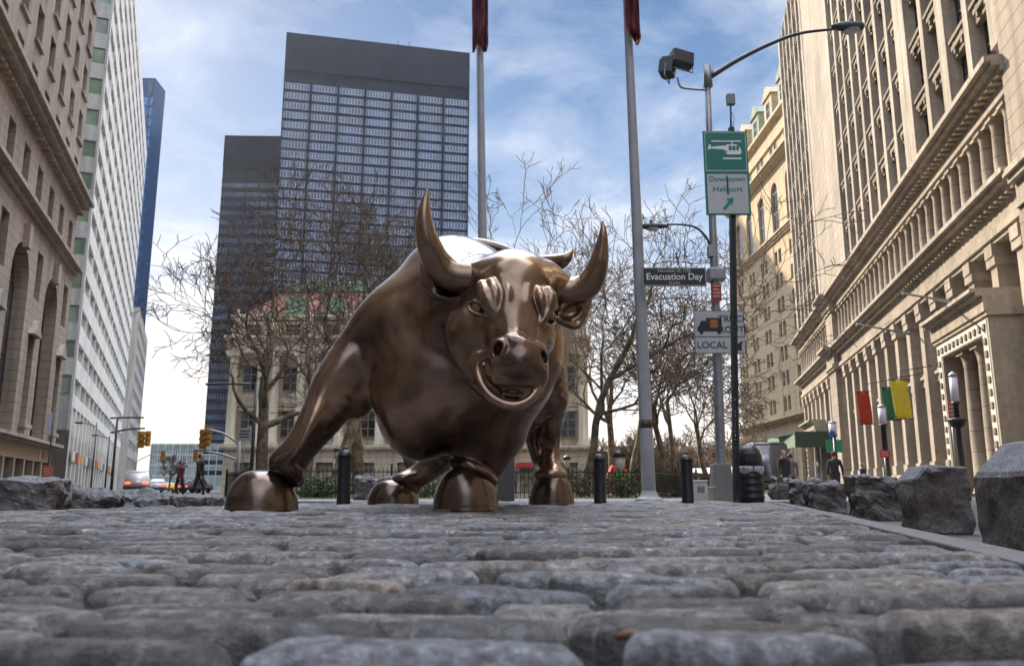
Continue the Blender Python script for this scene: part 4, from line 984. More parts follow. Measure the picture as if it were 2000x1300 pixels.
# ---- domed-roof custom house behind the trees
def custom_house():
    YF = 104.0; xl = XatG(432, YF); xr = XatG(1152, YF); m = stone('custom_house_stone', (0.74, 0.64, 0.48), var=.12); tr = stone('custom_house_trim', (0.80, 0.71, 0.55), var=.1); rs = stone('custom_house_base', (0.70, 0.60, 0.45), joints=.9)
    F = Fac(xl, YF, 1, 0, flip=1); Wd = xr - xl
    root = empty('columned_stone_building', (xl + Wd / 2, YF, RZ), 'cream stone building with giant columns and red roof behind the bare trees', 'building')
    F.M = Matrix.Translation(-root.location) @ F.M
    b = F.mb(); b.box(0, Wd, -40, -1.2, RZ, 22.0); nb = 9; bw = Wd / nb; rects = []; arc = []
    for i in range(nb + 1):
        c = i * bw; b.box(max(0, c - .9), min(Wd, c + .9), -1.2, -.5, 5.6, 17.5)
        if i < nb:
            b.box(c + .9, c + bw - .9, -1.2, -.85, 10.8, 12.0)
            a0, a1 = c + bw / 2 - 1.0, c + bw / 2 + 1.0; rects += [(a0, a1, 6.8, 10.2), (a0, a1, 12.8, 16.0), (a0, a1, 19.9, 21.6)]
            b.box(a0 - .3, a1 + .3, -1.2, -.7, 10.2, 10.6); b.box(a0 - .3, a1 + .3, -1.2, -.8, 16.0, 16.3)
    b.build('wall', m, root)
    b = F.mb(); b.box(-.3, Wd + .3, -1.2, -.9, RZ, 5.2)
    for i in range(nb):
        c = (i + .5) * bw; b.box(c - bw / 2, c - 1.1, -.9, .2, RZ, 5.2); b.box(c + 1.1, c + bw / 2, -.9, .2, RZ, 5.2); b.box(c - 1.1, c + 1.1, -.9, .2, 3.6, 5.2); rects.append((c - 1.1, c + 1.1, .8, 3.6))
    b.build('base', rs, root)
    b = F.mb()
    for i in range(nb + 1):
        for dq in ((-.9, .9) if 0 < i < nb else (0,)): b = F.mb(); column(b, min(max(i * bw + dq, .7), Wd - .7), .2, 5.7, 17.5, .62, 12, 1.3, .6); b.build('column', tr, root)
    b = F.mb(); cornice(b, -.3, Wd + .3, 5.2, [(.25, .9), (.25, 1.1)]); cornice(b, -.3, Wd + .3, 17.5, [(.7, .9), (.8, .8), (.3, 1.4), (.3, 1.9)]); cornice(b, 0, Wd, 22, [(.3, .3), (.3, .6)])
    b.build('cornice', tr, root)
    for i in range(nb + 1):     # statues' pedestals and figures on the cornice, one per column
        b = F.mb(); c = min(max(i * bw, .9), Wd - .9); b.box(c - .6, c + .6, .1, 1.1, 19.6, 20.6); b.lathe([(.45, 0), (.5, .5), (.36, 1.2), (.42, 1.7), (.3, 2.0), (.12, 2.15), (.2, 2.4), (.14, 2.65), (0, 2.75)], 8, (c, .6, 20.6)); b.build('roof_figure', tr, root)
    g = stone('roof_red_tile', (0.34, 0.16, 0.11), joints=.5); gc = mat('roof_green_copper', (0.22, 0.36, 0.27), .7, noise=.3)
    b = F.mb(); b.add([(.5, -1, 22.6), (Wd - .5, -1, 22.6), (Wd - 5, -6, 27.2), (5, -6, 27.2), (5, -30, 27.2), (Wd - 5, -30, 27.2), (.5, -38, 22.6), (Wd - .5, -38, 22.6)], [(0, 1, 2, 3), (3, 2, 5, 4), (1, 7, 5, 2), (0, 3, 4, 6), (6, 4, 5, 7)]); r = b.build('roof', g, root)
    b = F.mb(); b.box(4.6, Wd - 4.6, -6.6, -5.6, 27.2, 28.1); q = 5
    while q < Wd - 5: b.box(q, q + .5, -6.4, -5.8, 28.1, 28.8); q += 1.4
    b.build('cresting', gc, r)
    for i in range(7):
        c = (i + 1.5) * bw - bw * .5 + bw * .5; b = F.mb(); b.box(c - 1.1, c + 1.1, -4, -.9, 22.6, 25.2); b.lathe([(0.01, 0)], 3) if False else None; b.build('dormer', gc, r)
    windows(F, root, rects, dglass, wf_light, recess=.95, mull=(1, 2), fw=.1)
    b = F.mb(); c = bw * 4.5 + bw * 3; b.box(c - 1.6, c + 1.6, .2, 1.4, 3.0, 3.5); b.build('red_awning', mat('awning_red', (0.5, .05, .05), .7), root)
custom_house()
# ------------------------------------------------------------------ bare plane trees
def bark(name, c1, c2):
    m = bpy.data.materials.new(name); m.use_nodes = True; T = m.node_tree; b = T.nodes['Principled BSDF']; t = T.nodes.new('ShaderNodeTexCoord')
    n = T.nodes.new('ShaderNodeTexNoise'); n.inputs['Scale'].default_value = 3.5; n.inputs['Detail'].default_value = 6; T.links.new(t.outputs['Object'], n.inputs['Vector'])
    T.links.new(ramp(T, n.outputs[0], [(0.42, c1), (0.58, c2)]), b.inputs['Base Color']); b.inputs['Roughness'].default_value = .85
    bp = T.nodes.new('ShaderNodeBump'); bp.inputs['Strength'].default_value = .6; bp.inputs['Distance'].default_value = .03; T.links.new(n.outputs[0], bp.inputs['Height']); T.links.new(bp.outputs[0], b.inputs['Normal']); return m
bk1 = bark('plane_bark', (0.085, 0.062, 0.042), (0.20, 0.155, 0.10)); bk2 = bark('twig_bark', (0.085, 0.06, 0.042), (0.15, 0.105, 0.07)); bk3 = bark('pale_bark', (0.16, 0.13, 0.08), (0.38, 0.33, 0.22))
def grow(seed, height, r0, lean=(0, 0), fork=0.3, spread=0.6, levels=6, density=1.0, gnarl=0.20, up=0.12):
    """returns two lists of limbs (thick, thin); a limb is (points, radii)"""
    R = random.Random(seed); thick, thin = [], []
    def rnd(s): return Vector((R.gauss(0, s), R.gauss(0, s), R.gauss(0, s)))
    def limb(p, d, L, r, lvl):
        n = 7 if lvl == 0 else (5 if lvl < 3 else (4 if lvl < 4 else 3)); pts = [p.copy()]; rad = [r]; kids = []
        end = r * (0.62 if lvl == 0 else 0.45); dd = d.copy()
        for i in range(n):
            dd = (dd + rnd(gnarl * (0.55 if lvl == 0 else 1.0)) + Vector((0, 0, up * (0.5 if lvl < 4 else 0.2)))).normalized()
            p = p + dd * (L / n); rr = r + (end - r) * (i + 1) / n; pts.append(p.copy()); rad.append(rr)
            if lvl < levels and (i >= n * (fork + .2) if lvl == 0 else i >= 1):
                kids.append((p.copy(), dd.copy(), rr, (i + 1) / n))
        (thick if lvl <= 2 else thin).append((pts, rad, 7 if lvl == 0 else (5 if lvl < 3 else (4 if lvl == 3 else 3))))
        if lvl >= levels: return
        for q, e, rr, t in kids:
            nb = 1 if t < 1 else 2
            if lvl == 0 and t < 1: nb = 1 + (R.random() < .6)
            for k in range(nb):
                if t < 1 and R.random() > (0.80 if lvl < 1 else .58) * density: continue
                ax = e.cross(rnd(1)).normalized(); ang = R.uniform(0.45, 1.05) * (spread + .25 if t < 1 else spread)
                nd = (Matrix.Rotation(ang, 3, ax) @ e).normalized()
                limb(q, nd, L * R.uniform(0.55, 0.85) * (0.92 if lvl else .78), rr * R.uniform(0.50, 0.78), lvl + 1)
    limb(Vector((0, 0, 0)), Vector((lean[0], lean[1], 1)).normalized(), height * .52, r0, 0)
    return thick, thin
def limbs_mesh(name, limbs, mtl, parent, rmin):
    V, Fc = [], []; off = 0
    for pts, rad, n in limbs:
        P_ = np.array([tuple(p) for p in pts]); m = len(P_)
        D = np.gradient(P_, axis=0); D /= np.linalg.norm(D, axis=1)[:, None] + 1e-9
        a = np.array([0.31, 0.87, 0.38]); U = np.cross(D, a); U /= np.linalg.norm(U, axis=1)[:, None] + 1e-9; W = np.cross(D, U)
        r = np.maximum(np.array(rad), rmin)[:, None, None]; th = np.linspace(0, 2*math.pi, n, endpoint=False)
        ring = P_[:, None] + r * (U[:, None] * np.cos(th)[None, :, None] + W[:, None] * np.sin(th)[None, :, None]); V.append(ring.reshape(-1, 3))
        i, k = np.meshgrid(np.arange(m - 1), np.arange(n), indexing='ij'); k2 = (k + 1) % n
        Fc.append((off + np.stack([i*n+k, i*n+k2, (i+1)*n+k2, (i+1)*n+k], -1)).reshape(-1, 4)); off += m * n
    return mesh_obj(name, np.concatenate(V), np.concatenate(Fc), mtl, parent, True)
TG = 'bare winter trees in the park'
def tree(px, Y, top, wtrunk, seed, label, lean=(0, 0), name='plane_tree', m=None, rmin=0.0095, **k):
    x = XatG(px, Y, 0); h = ZAT(top, Y); t = empty(name, (x, Y, 0), label, 'tree', TG)
    th, tn_ = grow(seed, h, rpx(wtrunk / 2, Y), lean, **k)
    zt = max(max(p.z for p in q[0]) for q in th + tn_); s = h / zt
    for L in (th, tn_):
        for i, (p, r, n) in enumerate(L): L[i] = ([q * s for q in p], r, n)
    limbs_mesh('trunk', th, m or bk1, t, 0.02); limbs_mesh('crown', tn_, bk2, t, rmin * Y / 26); return t
tree(598, 27, 350, 23, 3, 'largest bare tree with a wide spreading crown, behind the bull\'s outstretched foreleg', (-.08, 0), levels=6, density=1.05, spread=.72, fork=.12)
tree(700, 34, 300, 26, 11, 'tall bare tree rising in front of the dark tower, left of the bull\'s shoulder', (.05, .1), levels=6, spread=.6, fork=.2)
tree(508, 38, 430, 26, 21, 'bare tree with drooping side branches in front of the stone building\'s left end', (-.1, 0), levels=6, spread=.75, fork=.2)
tree(812, 40, 290, 26, 5, 'bare tree whose top shows above the bull\'s back beside its left horn', (.04, 0), levels=6, spread=.6, fork=.25)
tree(652, 30, 560, 30, 42, 'pale barked tree trunk seen between the bull\'s legs', (.15, .1), m=bk3, levels=5, spread=.7, density=.8)
tree(690, 46, 600, 20, 43, 'slim pale tree trunk seen right of the bollard under the bull\'s belly', (-.05, 0), m=bk3, levels=5, density=.7)
tree(962, 36, 300, 15, 31, 'slender bare tree rising behind the left flagpole', (.05, 0), levels=6, spread=.55, fork=.3, density=.76)
tree(1146, 27, 375, 17, 77, 'bare tree with a crooked leaning trunk, just right of the bull\'s hind leg', (.06, 0), levels=6, spread=.72, fork=.02, density=.76)
tree(1232, 33, 430, 15, 8, 'bare tree partly hidden by the white base of the right flagpole', (.10, 0), levels=6, spread=.6, fork=.2, density=.76)
tree(1296, 25.5, 470, 14, 15, 'bare tree with a straight trunk, right of the right flagpole', (.0, 0), levels=6, spread=.75, fork=.02, density=.76)
tree(1322, 29, 560, 12, 52, 'thin bare tree standing close to the straight trunked one', (-.03, 0), levels=6, spread=.75, fork=.0)
tree(1385, 44, 640, 12, 61, 'small bare tree behind the signpost', (0, 0), levels=5, spread=.7)
tree(1050, 48, 420, 16, 66, 'distant bare tree showing behind the bull\'s right horn and tail', (.02, 0), levels=6, spread=.7, density=.76)
tree(1190, 60, 560, 16, 67, 'farthest bare tree in the gap between the flagpole and the crooked tree', (.02, 0), levels=5, spread=.7)
tree(1440, 60, 700, 12, 68, 'short bare street tree near the cream building', (0, 0), levels=5, spread=.7, m=bk3)
tree(330, 95, 885, 4, 69, 'small bare street tree in the far left street', (0, 0), levels=5, spread=.7)

L = []; R_ = random.Random(9)
for i in range(46):
    px = 1120 + 340 * (i / 45.0) + R_.uniform(-6, 6); Y = R_.uniform(110, 170); x = XatG(px, Y, 0)
    a_, b2 = grow(300 + i, ZAT(R_.uniform(845, 905), Y), .28, (0, 0), levels=4, spread=.8, fork=.05, density=1.15)
    for p, r, n in a_ + b2: L.append(([q + Vector((x, Y, RZ)) for q in p], [q * 1.4 for q in r], 3))
tag(limbs_mesh('distant_trees', L, bark('far_bark', (0.16, 0.11, 0.075), (0.24, 0.17, 0.11)), None, 0.05), kind='stuff')
LB = ['grey', 'tan', 'brick red', 'cream', 'brown', 'white', 'pale grey', 'ochre', 'black']
for i in range(9):
    px = 1090 + i * 42; Y = 190 + (i * 37) % 40; x = XatG(px, Y, 0); h = 4 + (i * 53) % 5
    o = empty('low_building', (x, Y, RZ), LB[i] + ' low waterfront building ' + ('left of the tan one' if i == 0 else ('right of the ochre one' if i == 8 else 'between the %s and %s ones' % (LB[i - 1], LB[i + 1]))) + ' beyond the park', 'building', 'low waterfront buildings beyond the park')
    c = [(.3, .3, .3), (.4, .33, .24), (.33, .16, .12), (.5, .43, .3), (.25, .18, .12), (.55, .54, .5), (.4, .4, .4), (.42, .3, .14), (.12, .12, .12)][i]
    w_ = MB(); w_.box(-7, 7, 0, 8, 0, h); w_.build('wall', mat('low_wall_%d' % i, c, .8, noise=.2), o); w_ = MB(); w_.add([(-7.4, -.4, h), (7.4, -.4, h), (7.4, 4, h + 1.8), (-7.4, 4, h + 1.8), (-7.4, 8.4, h), (7.4, 8.4, h)], [(0, 1, 2, 3), (3, 2, 5, 4), (0, 3, 4), (1, 5, 2)]); w_.build('roof', mat('low_roof', (.12, .1, .09), .8), o)
    for k in range(5): w_ = MB(); w_.box(-6 + k * 2.6, -4.6 + k * 2.6, -.05, -.01, 1, 2.8); w_.build('window', wf_dark, o)
# ------------------------------------------------------------------ street furniture
blk = mat('black_paint', (0.018, 0.018, 0.020), 0.35, noise=.4, nscale=8, bump=.15, bscale=60); gal = mat('galvanised_steel', (0.30, 0.31, 0.33), 0.42, metal=.6, noise=.25, nscale=9)
wht = mat('white_pole_paint', (0.36, 0.36, 0.38), 0.4, noise=.15, nscale=4); drk = mat('dark_metal', (0.05, 0.055, 0.06), 0.45, noise=.3, nscale=10)
grn = mat('sign_green', (0.0, 0.17, 0.115), 0.4, noise=.15, nscale=3); swt = mat('sign_white', (0.50, 0.50, 0.51), 0.45, noise=.12, nscale=3); sbk = mat('sign_black', (0.02, 0.02, 0.022), .5)
red_ = mat('red_sign', (0.42, 0.03, 0.025), .5, noise=.2); grnt = mat('sign_letter_green', (0.02, 0.22, 0.15), .5)
def text_mesh(txt, size, name='lettering'):
    cu = bpy.data.curves.new(name, 'FONT'); cu.body = txt; cu.size = size; cu.align_x = 'CENTER'; cu.align_y = 'CENTER'; cu.extrude = 0.001; cu.offset = size * 0.012; cu.resolution_u = 3
    o = bpy.data.objects.new(name, cu); COL.objects.link(o); dg = bpy.context.evaluated_depsgraph_get(); me = bpy.data.meshes.new_from_object(o.evaluated_get(dg))
    bpy.data.objects.remove(o); bpy.data.curves.remove(cu); return me
def lettering(txt, size, loc, parent, m, sx=1.0, name='lettering'):
    me = text_mesh(txt, size); me.materials.clear(); me.materials.append(m); o = bpy.data.objects.new(name, me); COL.objects.link(o); o.parent = parent
    o.location = loc; o.rotation_euler = (math.pi / 2, 0, 0); o.scale = (sx, 1, 1); return o
def bar_at(x0, x1, z0, z1, y=0.0, t=0.02): b = MB(); b.bbox(x0, x1, y, y + t, z0, z1, min(.006, t * .3)); return b
def flat_poly(pts, y=-0.003): b = MB(); b.add([(x, y, z) for x, z in pts], [tuple(range(len(pts)))]); return b
# bollards
def bollard(loc, r, h, label):
    t = empty('bollard', loc, label, 'bollard', 'black iron bollards round the plaza')
    b = MB(); b.lathe([(r * 1.02, 0), (r * 1.02, .03), (r, .035), (r, h * .86), (r * 1.0, h * .868)], 22); b.build('post', blk, t)
    b = MB(); z = h * .868; b.lathe([(r * 1.12, z), (r * 1.14, z + .012), (r * 1.05, z + .03), (r * .82, z + .062), (r * .48, z + .082), (r * .40, z + .086), (r * .44, z + .098), (r * .36, z + .115), (0, z + .125)], 22); b.build('cap', blk, t)
    for s in (-1, 1):
        b = MB(); c = Vector((s * (r + .022), 0, h * .60)); b.tube([c + Vector((.02 * math.cos(a), 0, .02 * math.sin(a))) for a in np.linspace(0, 2 * math.pi, 11)], .005, 5); b.build('ring', blk, t)
    return t
a = G(667, 985.5); b1 = bollard((a.x, a.y + .1, 0), .077, ZAT(878, a.y + .1), 'black bollard behind the bull\'s outstretched foreleg')
for (px, Y, lab) in ((1172, 10.4, 'black bollard just left of the right flagpole'), (1343, 10.7, 'black bollard between the right flagpole and the signpost'), (503, 16.5, 'black bollard whose domed cap shows above the outstretched hoof'), (477, 19.5, 'farthest black bollard, low at the left of the outstretched hoof')):
    c = copy_tree(b1); c.location = (P(px, 960, Y).x, Y, RZ if px < 600 else 0); c['label'] = lab
# flagpoles
clothr = mat('flag_red', (0.11, 0.012, 0.018), .8, noise=.3, nscale=5); clothw = mat('flag_white', (0.10, 0.07, 0.09), .8); clothb = mat('flag_navy', (0.02, 0.03, 0.10), .8); clotho = mat('flag_orange', (0.65, .10, .03), .8)
def flagpole(base, top_pt, rb, rt, label, band=None):
    t = empty('flagpole', base, label, 'flagpole', 'tall white flagpoles behind the bull'); d = (top_pt - base); d = d / d.z; H = 14.0
    b = MB(); b.tube([d * z for z in (0, .9, 2, 4, 7, 10, H)], [rb, rb * .96, rb * .92, rb * .82, rb * .68, rt, rt * .6], 24); b.build('pole', wht, t)
    b = MB(); b.lathe([(rb * 2.0, 0), (rb * 2.0, .02), (rb * 1.75, .035), (rb * 1.25, .075), (rb * 1.08, .13), (rb * 1.0, .15)], 28); b.build('base_collar', wht, t)
    if band:
        z0, z1 = band; b = MB(); b.tube([d * z0, d * z1], [rb * .975, rb * .97], 24); b.build('band', mat('brown_band', (0.06, .035, .02), .5), t)
    b = MB(); b.tube([d * .9 + Vector((-rb * .9, -rb * .5, 0)), d * (H - .2) + Vector((-rt, -rt * .5, 0))], .006, 5); b.build('halyard', wht, t)
    return t, d
A = G(1268, 977); tp = P(1228, 80, A.y)
f1_, dR = flagpole(A, tp, rpx(13.5, A.y), rpx(6.5, A.y), 'tall flagpole right of the bull with a plain red flag and brown foot band', (ZAT(836, A.y), ZAT(820, A.y)))
Bp = Vector((P(950, 960, 15.6).x, 15.6, 0)); tp = P(938, 100, 15.6)
f2_, dL = flagpole(Bp, tp, rpx(11, 15.6), rpx(6.5, 15.6), 'tall flagpole rising behind the bull\'s back with a striped flag')
def hung_flag(pts_px, Y, cols, label, yoff=0.0, name='flag'):
    """limp flag: folds hanging beside the pole; pts (left px, right px, y) rows from top to bottom"""
    n = 22; V = []; rows = len(pts_px)
    for i, (xl, xr, y) in enumerate(pts_px):
        for k in range(n + 1):
            u = k / n; p = P(xl + (xr - xl) * u, y + 9 * math.sin(u * 7 + i * .1) * (0.3 if i < rows - 1 else 1), Y)
            V.append((p.x, p.y + yoff + .07 * math.sin(u * 13 + i * .35) * (.6 + .4 * math.sin(i)), p.z))
    o0 = Vector(V[0]); t = empty(name, o0, label, 'flag', 'flags hanging on the tall poles')
    for ci, c in enumerate(cols[0]):
        f = [(i * (n + 1) + k, i * (n + 1) + k + 1, (i + 1) * (n + 1) + k + 1, (i + 1) * (n + 1) + k) for i in range(rows - 1) for k in range(n) if cols[1](i / (rows - 1), k / n) == ci]
        if not f: continue
        me_o = mesh_obj('cloth' if ci == 0 else ('stripes' if ci == 1 else 'hem'), [tuple(Vector(v) - o0) for v in V], f, c, t, True)
        md = me_o.modifiers.new('thickness', 'SOLIDIFY'); md.thickness = .008
        bmx = bmesh.new(); bmx.from_mesh(me_o.data); bmesh.ops.delete(bmx, geom=[v for v in bmx.verts if not v.link_faces], context='VERTS'); bmx.to_mesh(me_o.data); bmx.free()
    return t
rows_ = [(922 + i * .05, 953 + i * .05, -90 + i * 12) for i in range(16)] + [(923, 950, 98)]
hung_flag(rows_, 15.45, ([clothr, clothw, clothb], lambda v, u: (2 if v < .25 else (1 if int(u * 9 + v * 2) % 3 == 1 else 0))), 'dark red and white striped flag hanging limp at the top of the left flagpole', -.06)
rows_ = [(1217 + i * .4, 1243 + i * .5, -90 + i * 12) for i in range(13)] + [(1226, 1249, 66), (1236, 1250, 78), (1243, 1246, 84)]
hung_flag(rows_, A.y - .15, ([clothr, clotho], lambda v, u: 1 if v > .87 and u > .3 else 0), 'plain red flag with an orange lower corner at the top of the right flagpole', -.04)
# grey square granite post behind the hoof
a = P(988, 978, 12.4); tag(rock('granite_post', [(a.x - .13, 12.4), (a.x + .13, 12.4), (a.x + .13, 12.7), (a.x - .13, 12.7)], ZAT(889, 12.4), mat('grey_granite', (0.11, 0.11, 0.115), .75, noise=.35, nscale=40, bump=.4, bscale=80), None, .004, 8, 'square grey granite post standing between the bull\'s front and hind hooves', 'stone post', zb=0.0))
# ---- signpost with lamps
SY = 13.0; base = Vector((XatG(1411, SY), SY, 0)); topp = P(1381, 135, SY)
dS = (topp - base); HS = dS.z; dS = dS / dS.z
t = empty('signpost', base, 'grey steel street pole on a concrete block, carrying two lamps and floodlights', 'street pole')
b = MB(); b.tube([dS * z for z in (0, .5, 2, 4, 6, HS)], [.083, .08, .075, .065, .055, .045], 16); b.build('pole', gal, t)
b = MB(); w_ = rpx(19, SY); b.bbox(-w_ * 1.05, w_ * .95, -w_, w_, 0, ZAT(905, SY), .02); b.M = None
o = b.build('concrete_block', stone('concrete_block', (0.26, 0.25, 0.24), 6), t)
for v in o.data.vertices:
    k = v.co.z / ZAT(905, SY); v.co.x *= 1.12 - .26 * k; v.co.y *= 1.12 - .26 * k
def rel(px, py, Y=SY): return P(px, py, Y) - base
b = MB(); b.tube([rel(1384, 170), rel(1381, 128)], [.075, .06], 10); b.add([rel(1372, 172), rel(1398, 140), rel(1384, 132), rel(1372, 172) + Vector((0, .06, 0)), rel(1398, 140) + Vector((0, .06, 0)), rel(1384, 132) + Vector((0, .06, 0))], [(0, 1, 2), (5, 4, 3), (0, 3, 4, 1), (1, 4, 5, 2), (2, 5, 3, 0)]); b.build('pole_bracket', gal, t)
def arm(pts, r0, r1, nm='lamp_arm', m=drk):
    s = smooth_chain([(a, c, SY) for a, c in pts], 6); b = MB(); n = len(s); b.tube([rel(*q[:2]) for q in s], [r0 + (r1 - r0) * i / (n - 1) for i in range(n)], 10); return b.build(nm, m, t)
arm([(1388, 150), (1440, 118), (1500, 88), (1560, 66), (1630, 57)], .045, .022)
arm([(1388, 497), (1383, 470), (1362, 446), (1335, 439), (1303, 438)], .022, .016)
def lamp_head(x0, x1, y0, y1, par):
    a, c = rel(x0, (y0 + y1) / 2), rel(x1, (y0 + y1) / 2); L = (c - a).length; h = rpx(abs(y1 - y0) / 2, SY); b = MB(); n = 14
    pr = [(0.0, .25), (.04, .7), (.15, .95), (.5, 1.0), (.75, .85), (.9, .6), (1, .3)]
    b.tube([a + (c - a) * u for u, r in pr], [h * r for u, r in pr], 12); o = b.build('lamp_head', drk, par)
    b = MB(); m_ = a + (c - a) * .35; b.tube([m_, m_ + Vector((0, 0, h * 2.0))], [.03, .025], 8); b.build('photocell', drk, o)
    b = MB(); b.lathe([(0, -.02), (L * .2, -.015), (L * .24, 0), (0, .01)], 16, tuple(a + (c - a) * .4 + Vector((0, 0, -h * .92)))); b.build('lens', mat('lamp_lens', (0.5, .5, .48), .2), o)
lamp_head(1688, 1624, 41, 63, t); lamp_head(1254, 1306, 435, 448, t)
arm([(1380, 176), (1352, 174), (1330, 170), (1323, 152)], .02, .018, 'floodlight_arm', gal)
def flood(px, py, w, h, yaw, tilt):
    c = rel(px, py); f = empty('floodlight', c); f.parent = t; f.rotation_euler = (tilt, .15, yaw)
    W_, H_ = rpx(w / 2, SY), rpx(h / 2, SY); b = MB(); b.bbox(-W_, W_, -.10, .10, -H_, H_, .015)
    for i in range(5): b.box(-W_ * .8 + i * W_ * .4, -W_ * .8 + i * W_ * .4 + .012, .10, .14, -H_ * .8, H_ * .8)
    b.build('housing', drk, f); b = MB(); b.box(-W_ * .88, W_ * .88, -.108, -.102, -H_ * .85, H_ * .85); b.build('glass', mat('flood_glass', (.06, .06, .07), .1), f)
    b = MB(); b.tube([Vector((-W_ - .02, 0, 0)), Vector((-W_ - .02, 0, -H_ - .07)), Vector((W_ + .02, 0, -H_ - .07)), Vector((W_ + .02, 0, 0))], .012, 6, smooth=False); b.build('bracket', gal, f)
flood(1331, 117, 48, 34, .25, -.15); flood(1305, 132, 30, 40, 1.1, .1)
b = MB(); b.bbox(-.14, .14, -.12, .12, -.11, .11, .03); o = b.build('junction_box', gal, t); o.location = rel(1398, 537)
b = MB(); b.bbox(-.04, .05, -.08, .03, -.10, .10, .01); o = b.build('arm_clamp', gal, t); o.location = rel(1386, 492)
# signs hung on the pole: each board is a sign of its own
def board(px0, px1, py0, py1, Y, mcol, name, label, cat, border=None, thick=.02, yaw=0.0, group=None):
    c = P((px0 + px1) / 2, (py0 + py1) / 2, Y); w = rpx((px1 - px0) / 2, Y) * 1.0; h = (P(1000, py0, Y).z - P(1000, py1, Y).z) / 2
    w = (P(px1, (py0 + py1) / 2, Y).x - P(px0, (py0 + py1) / 2, Y).x) / 2
    t = empty(name, c, label, cat, group, rz=yaw); b = MB(); b.bbox(-w, w, 0, thick, -h, h, .006); b.build('panel', mcol, t)
    if border:
        bm_, bw = border; b = MB(); i = bw * .6
        for q in ((-w + i, w - i, h - i - bw, h - i), (-w + i, w - i, -h + i, -h + i + bw), (-w + i, -w + i + bw, -h + i + bw, h - i - bw), (w - i - bw, w - i, -h + i + bw, h - i - bw)): b.box(q[0], q[1], -.003, .001, q[2], q[3])
        b.build('border', bm_, t)
    return t, w, h
t2, w, h = board(1254, 1380, 522, 559, SY - .12, mat('street_sign_brown', (0.028, .024, .03), .45), 'street_name_sign', 'dark street name sign reading Evacuation Day Plaza, reaching from the signpost to the right flagpole', 'street sign', (swt, .012))
lettering('November 25, 1783', h * .42, (0, -.004, h * .64), t2, swt); lettering('Evacuation Day', h * .98, (0, -.004, 0.0), t2, mat('letter_white', (.8, .8, .8), .5), .95); lettering('PLAZA', h * .40, (0, -.004, -h * .66), t2, swt)
t2, w, h = board(1391, 1409, 553, 586, SY - .16, red_, 'parking_sign', 'small red parking sign under the junction box of the signpost', 'sign')
for i in range(4): b = MB(); b.box(-w * .75, w * (.5 if i % 2 else .75), -.003, .001, h * (.62 - i * .4), h * (.74 - i * .4)); b.build('text_line', swt, t2)
t2, w, h = board(1356, 1455, 606, 690, SY - .12, swt, 'truck_route_sign', 'white truck route sign with a black lorry picture, on the signpost', 'traffic sign', (sbk, .007))
b = MB(); b.box(-w * .97, w * .97, -.003, .001, -h * .24, -h * .20); b.build('divider', sbk, t2)
lettering('TRUCK', h * .42, (w * .56, -.004, h * .60), t2, sbk); lettering('ROUTE', h * .42, (w * .56, -.004, h * .10), t2, sbk); lettering('LOCAL', h * .44, (-w * .32, -.004, -h * .62), t2, sbk)
T2x = w / 50.0
flat_poly([(-w*.88,-.0*h+.02*h),(-w*.88,h*.2),(-w*.80,h*.30),(-w*.72,h*.52),(-w*.52,h*.52),(-w*.52,h*.02)]).build('lorry_cab', sbk, t2); flat_poly([(-w*.52,h*.02),(-w*.52,h*.66),(w*.10,h*.66),(w*.10,h*.02)]).build('lorry_body', sbk, t2)
for cx_ in (-.72, -.02): flat_poly([(w * (cx_ + .085 * math.cos(a)), h * (.0 + .11 * math.sin(a))) for a in np.linspace(0, 2 * math.pi, 13)[:-1]], -.0045).build('lorry_wheel', sbk, t2)
flat_poly([(-w*.36,h*.20),(-w*.36,h*.58),(-w*.06,h*.58),(-w*.06,h*.20)], -.005).build('sticker', mat('sticker_orange', (.35, .14, .04), .6), t2)
flat_poly([(w*.92,-h*.40),(w*.56,-h*.62),(w*.68,-h*.64),(w*.68,-h*.86),(w*.84,-h*.86),(w*.84,-h*.62)]).build('arrow', sbk, t2)
# ---- perforated post with the heliport sign, in front
PY = 10.3; pb = Vector((P(1437, 960, PY).x, PY, 0)); pt_ = P(1428, 250, PY); dP = (pt_ - pb); hp = dP.z; dP = dP / dP.z
t = empty('perforated_post', pb, 'slim dark perforated steel post with a small sensor box on top', 'sign post')
q = .036; b = MB(); b.M = Matrix(((1, 0, dP.x, 0), (0, 1, dP.y, 0), (0, 0, 1, 0), (0, 0, 0, 1)))
for sx_ in (-1, 1): b.box(min(sx_ * q, sx_ * q * .30), max(sx_ * q, sx_ * q * .30), -q, -q + .006, 0, hp)
b.box(-q, -q + .006, -q + .006, q, 0, hp); b.box(q - .006, q, -q + .006, q, 0, hp); 
z = 0
while z < hp: b.box(-q * .30, q * .30, -q, -q + .006, z, z + .026); z += .05
for sx_ in (-1, 1): b.box(min(sx_ * q * .3, sx_ * (q - .006)), max(sx_ * q * .3, sx_ * (q - .006)), q - .006, q, 0, hp)
z = 0
while z < hp: b.box(-q * .30, q * .30, q - .006, q, z, z + .026); z += .05
b.build('post', blk, t)
def rp(px, py): return P(px, py, PY) - pb
b = MB(); b.tube([rp(1428, 256), rp(1427, 206)], [.014, .012], 8); b.build('sensor_rod', drk, t)
b = MB(); b.tube([rp(1431, 250), rp(1434, 232), rp(1427, 215)], .004, 5); b.build('cable', blk, t)
b = MB(); b.bbox(-.055, .055, -.04, .04, -.075, .075, .008); o = b.build('sensor_box', mat('sensor_grey', (.22, .23, .24), .5), t); o.location = rp(1427, 195)
t2, w, h = board(1376, 1463, 255, 419, PY - .075, grn, 'heliport_sign', 'green and white heliport direction sign on the perforated post', 'direction sign')
b = MB(); b.box(-w * .90, w * .90, -.004, .001, -h * .965, -h * .04); b.build('white_panel', swt, t2)
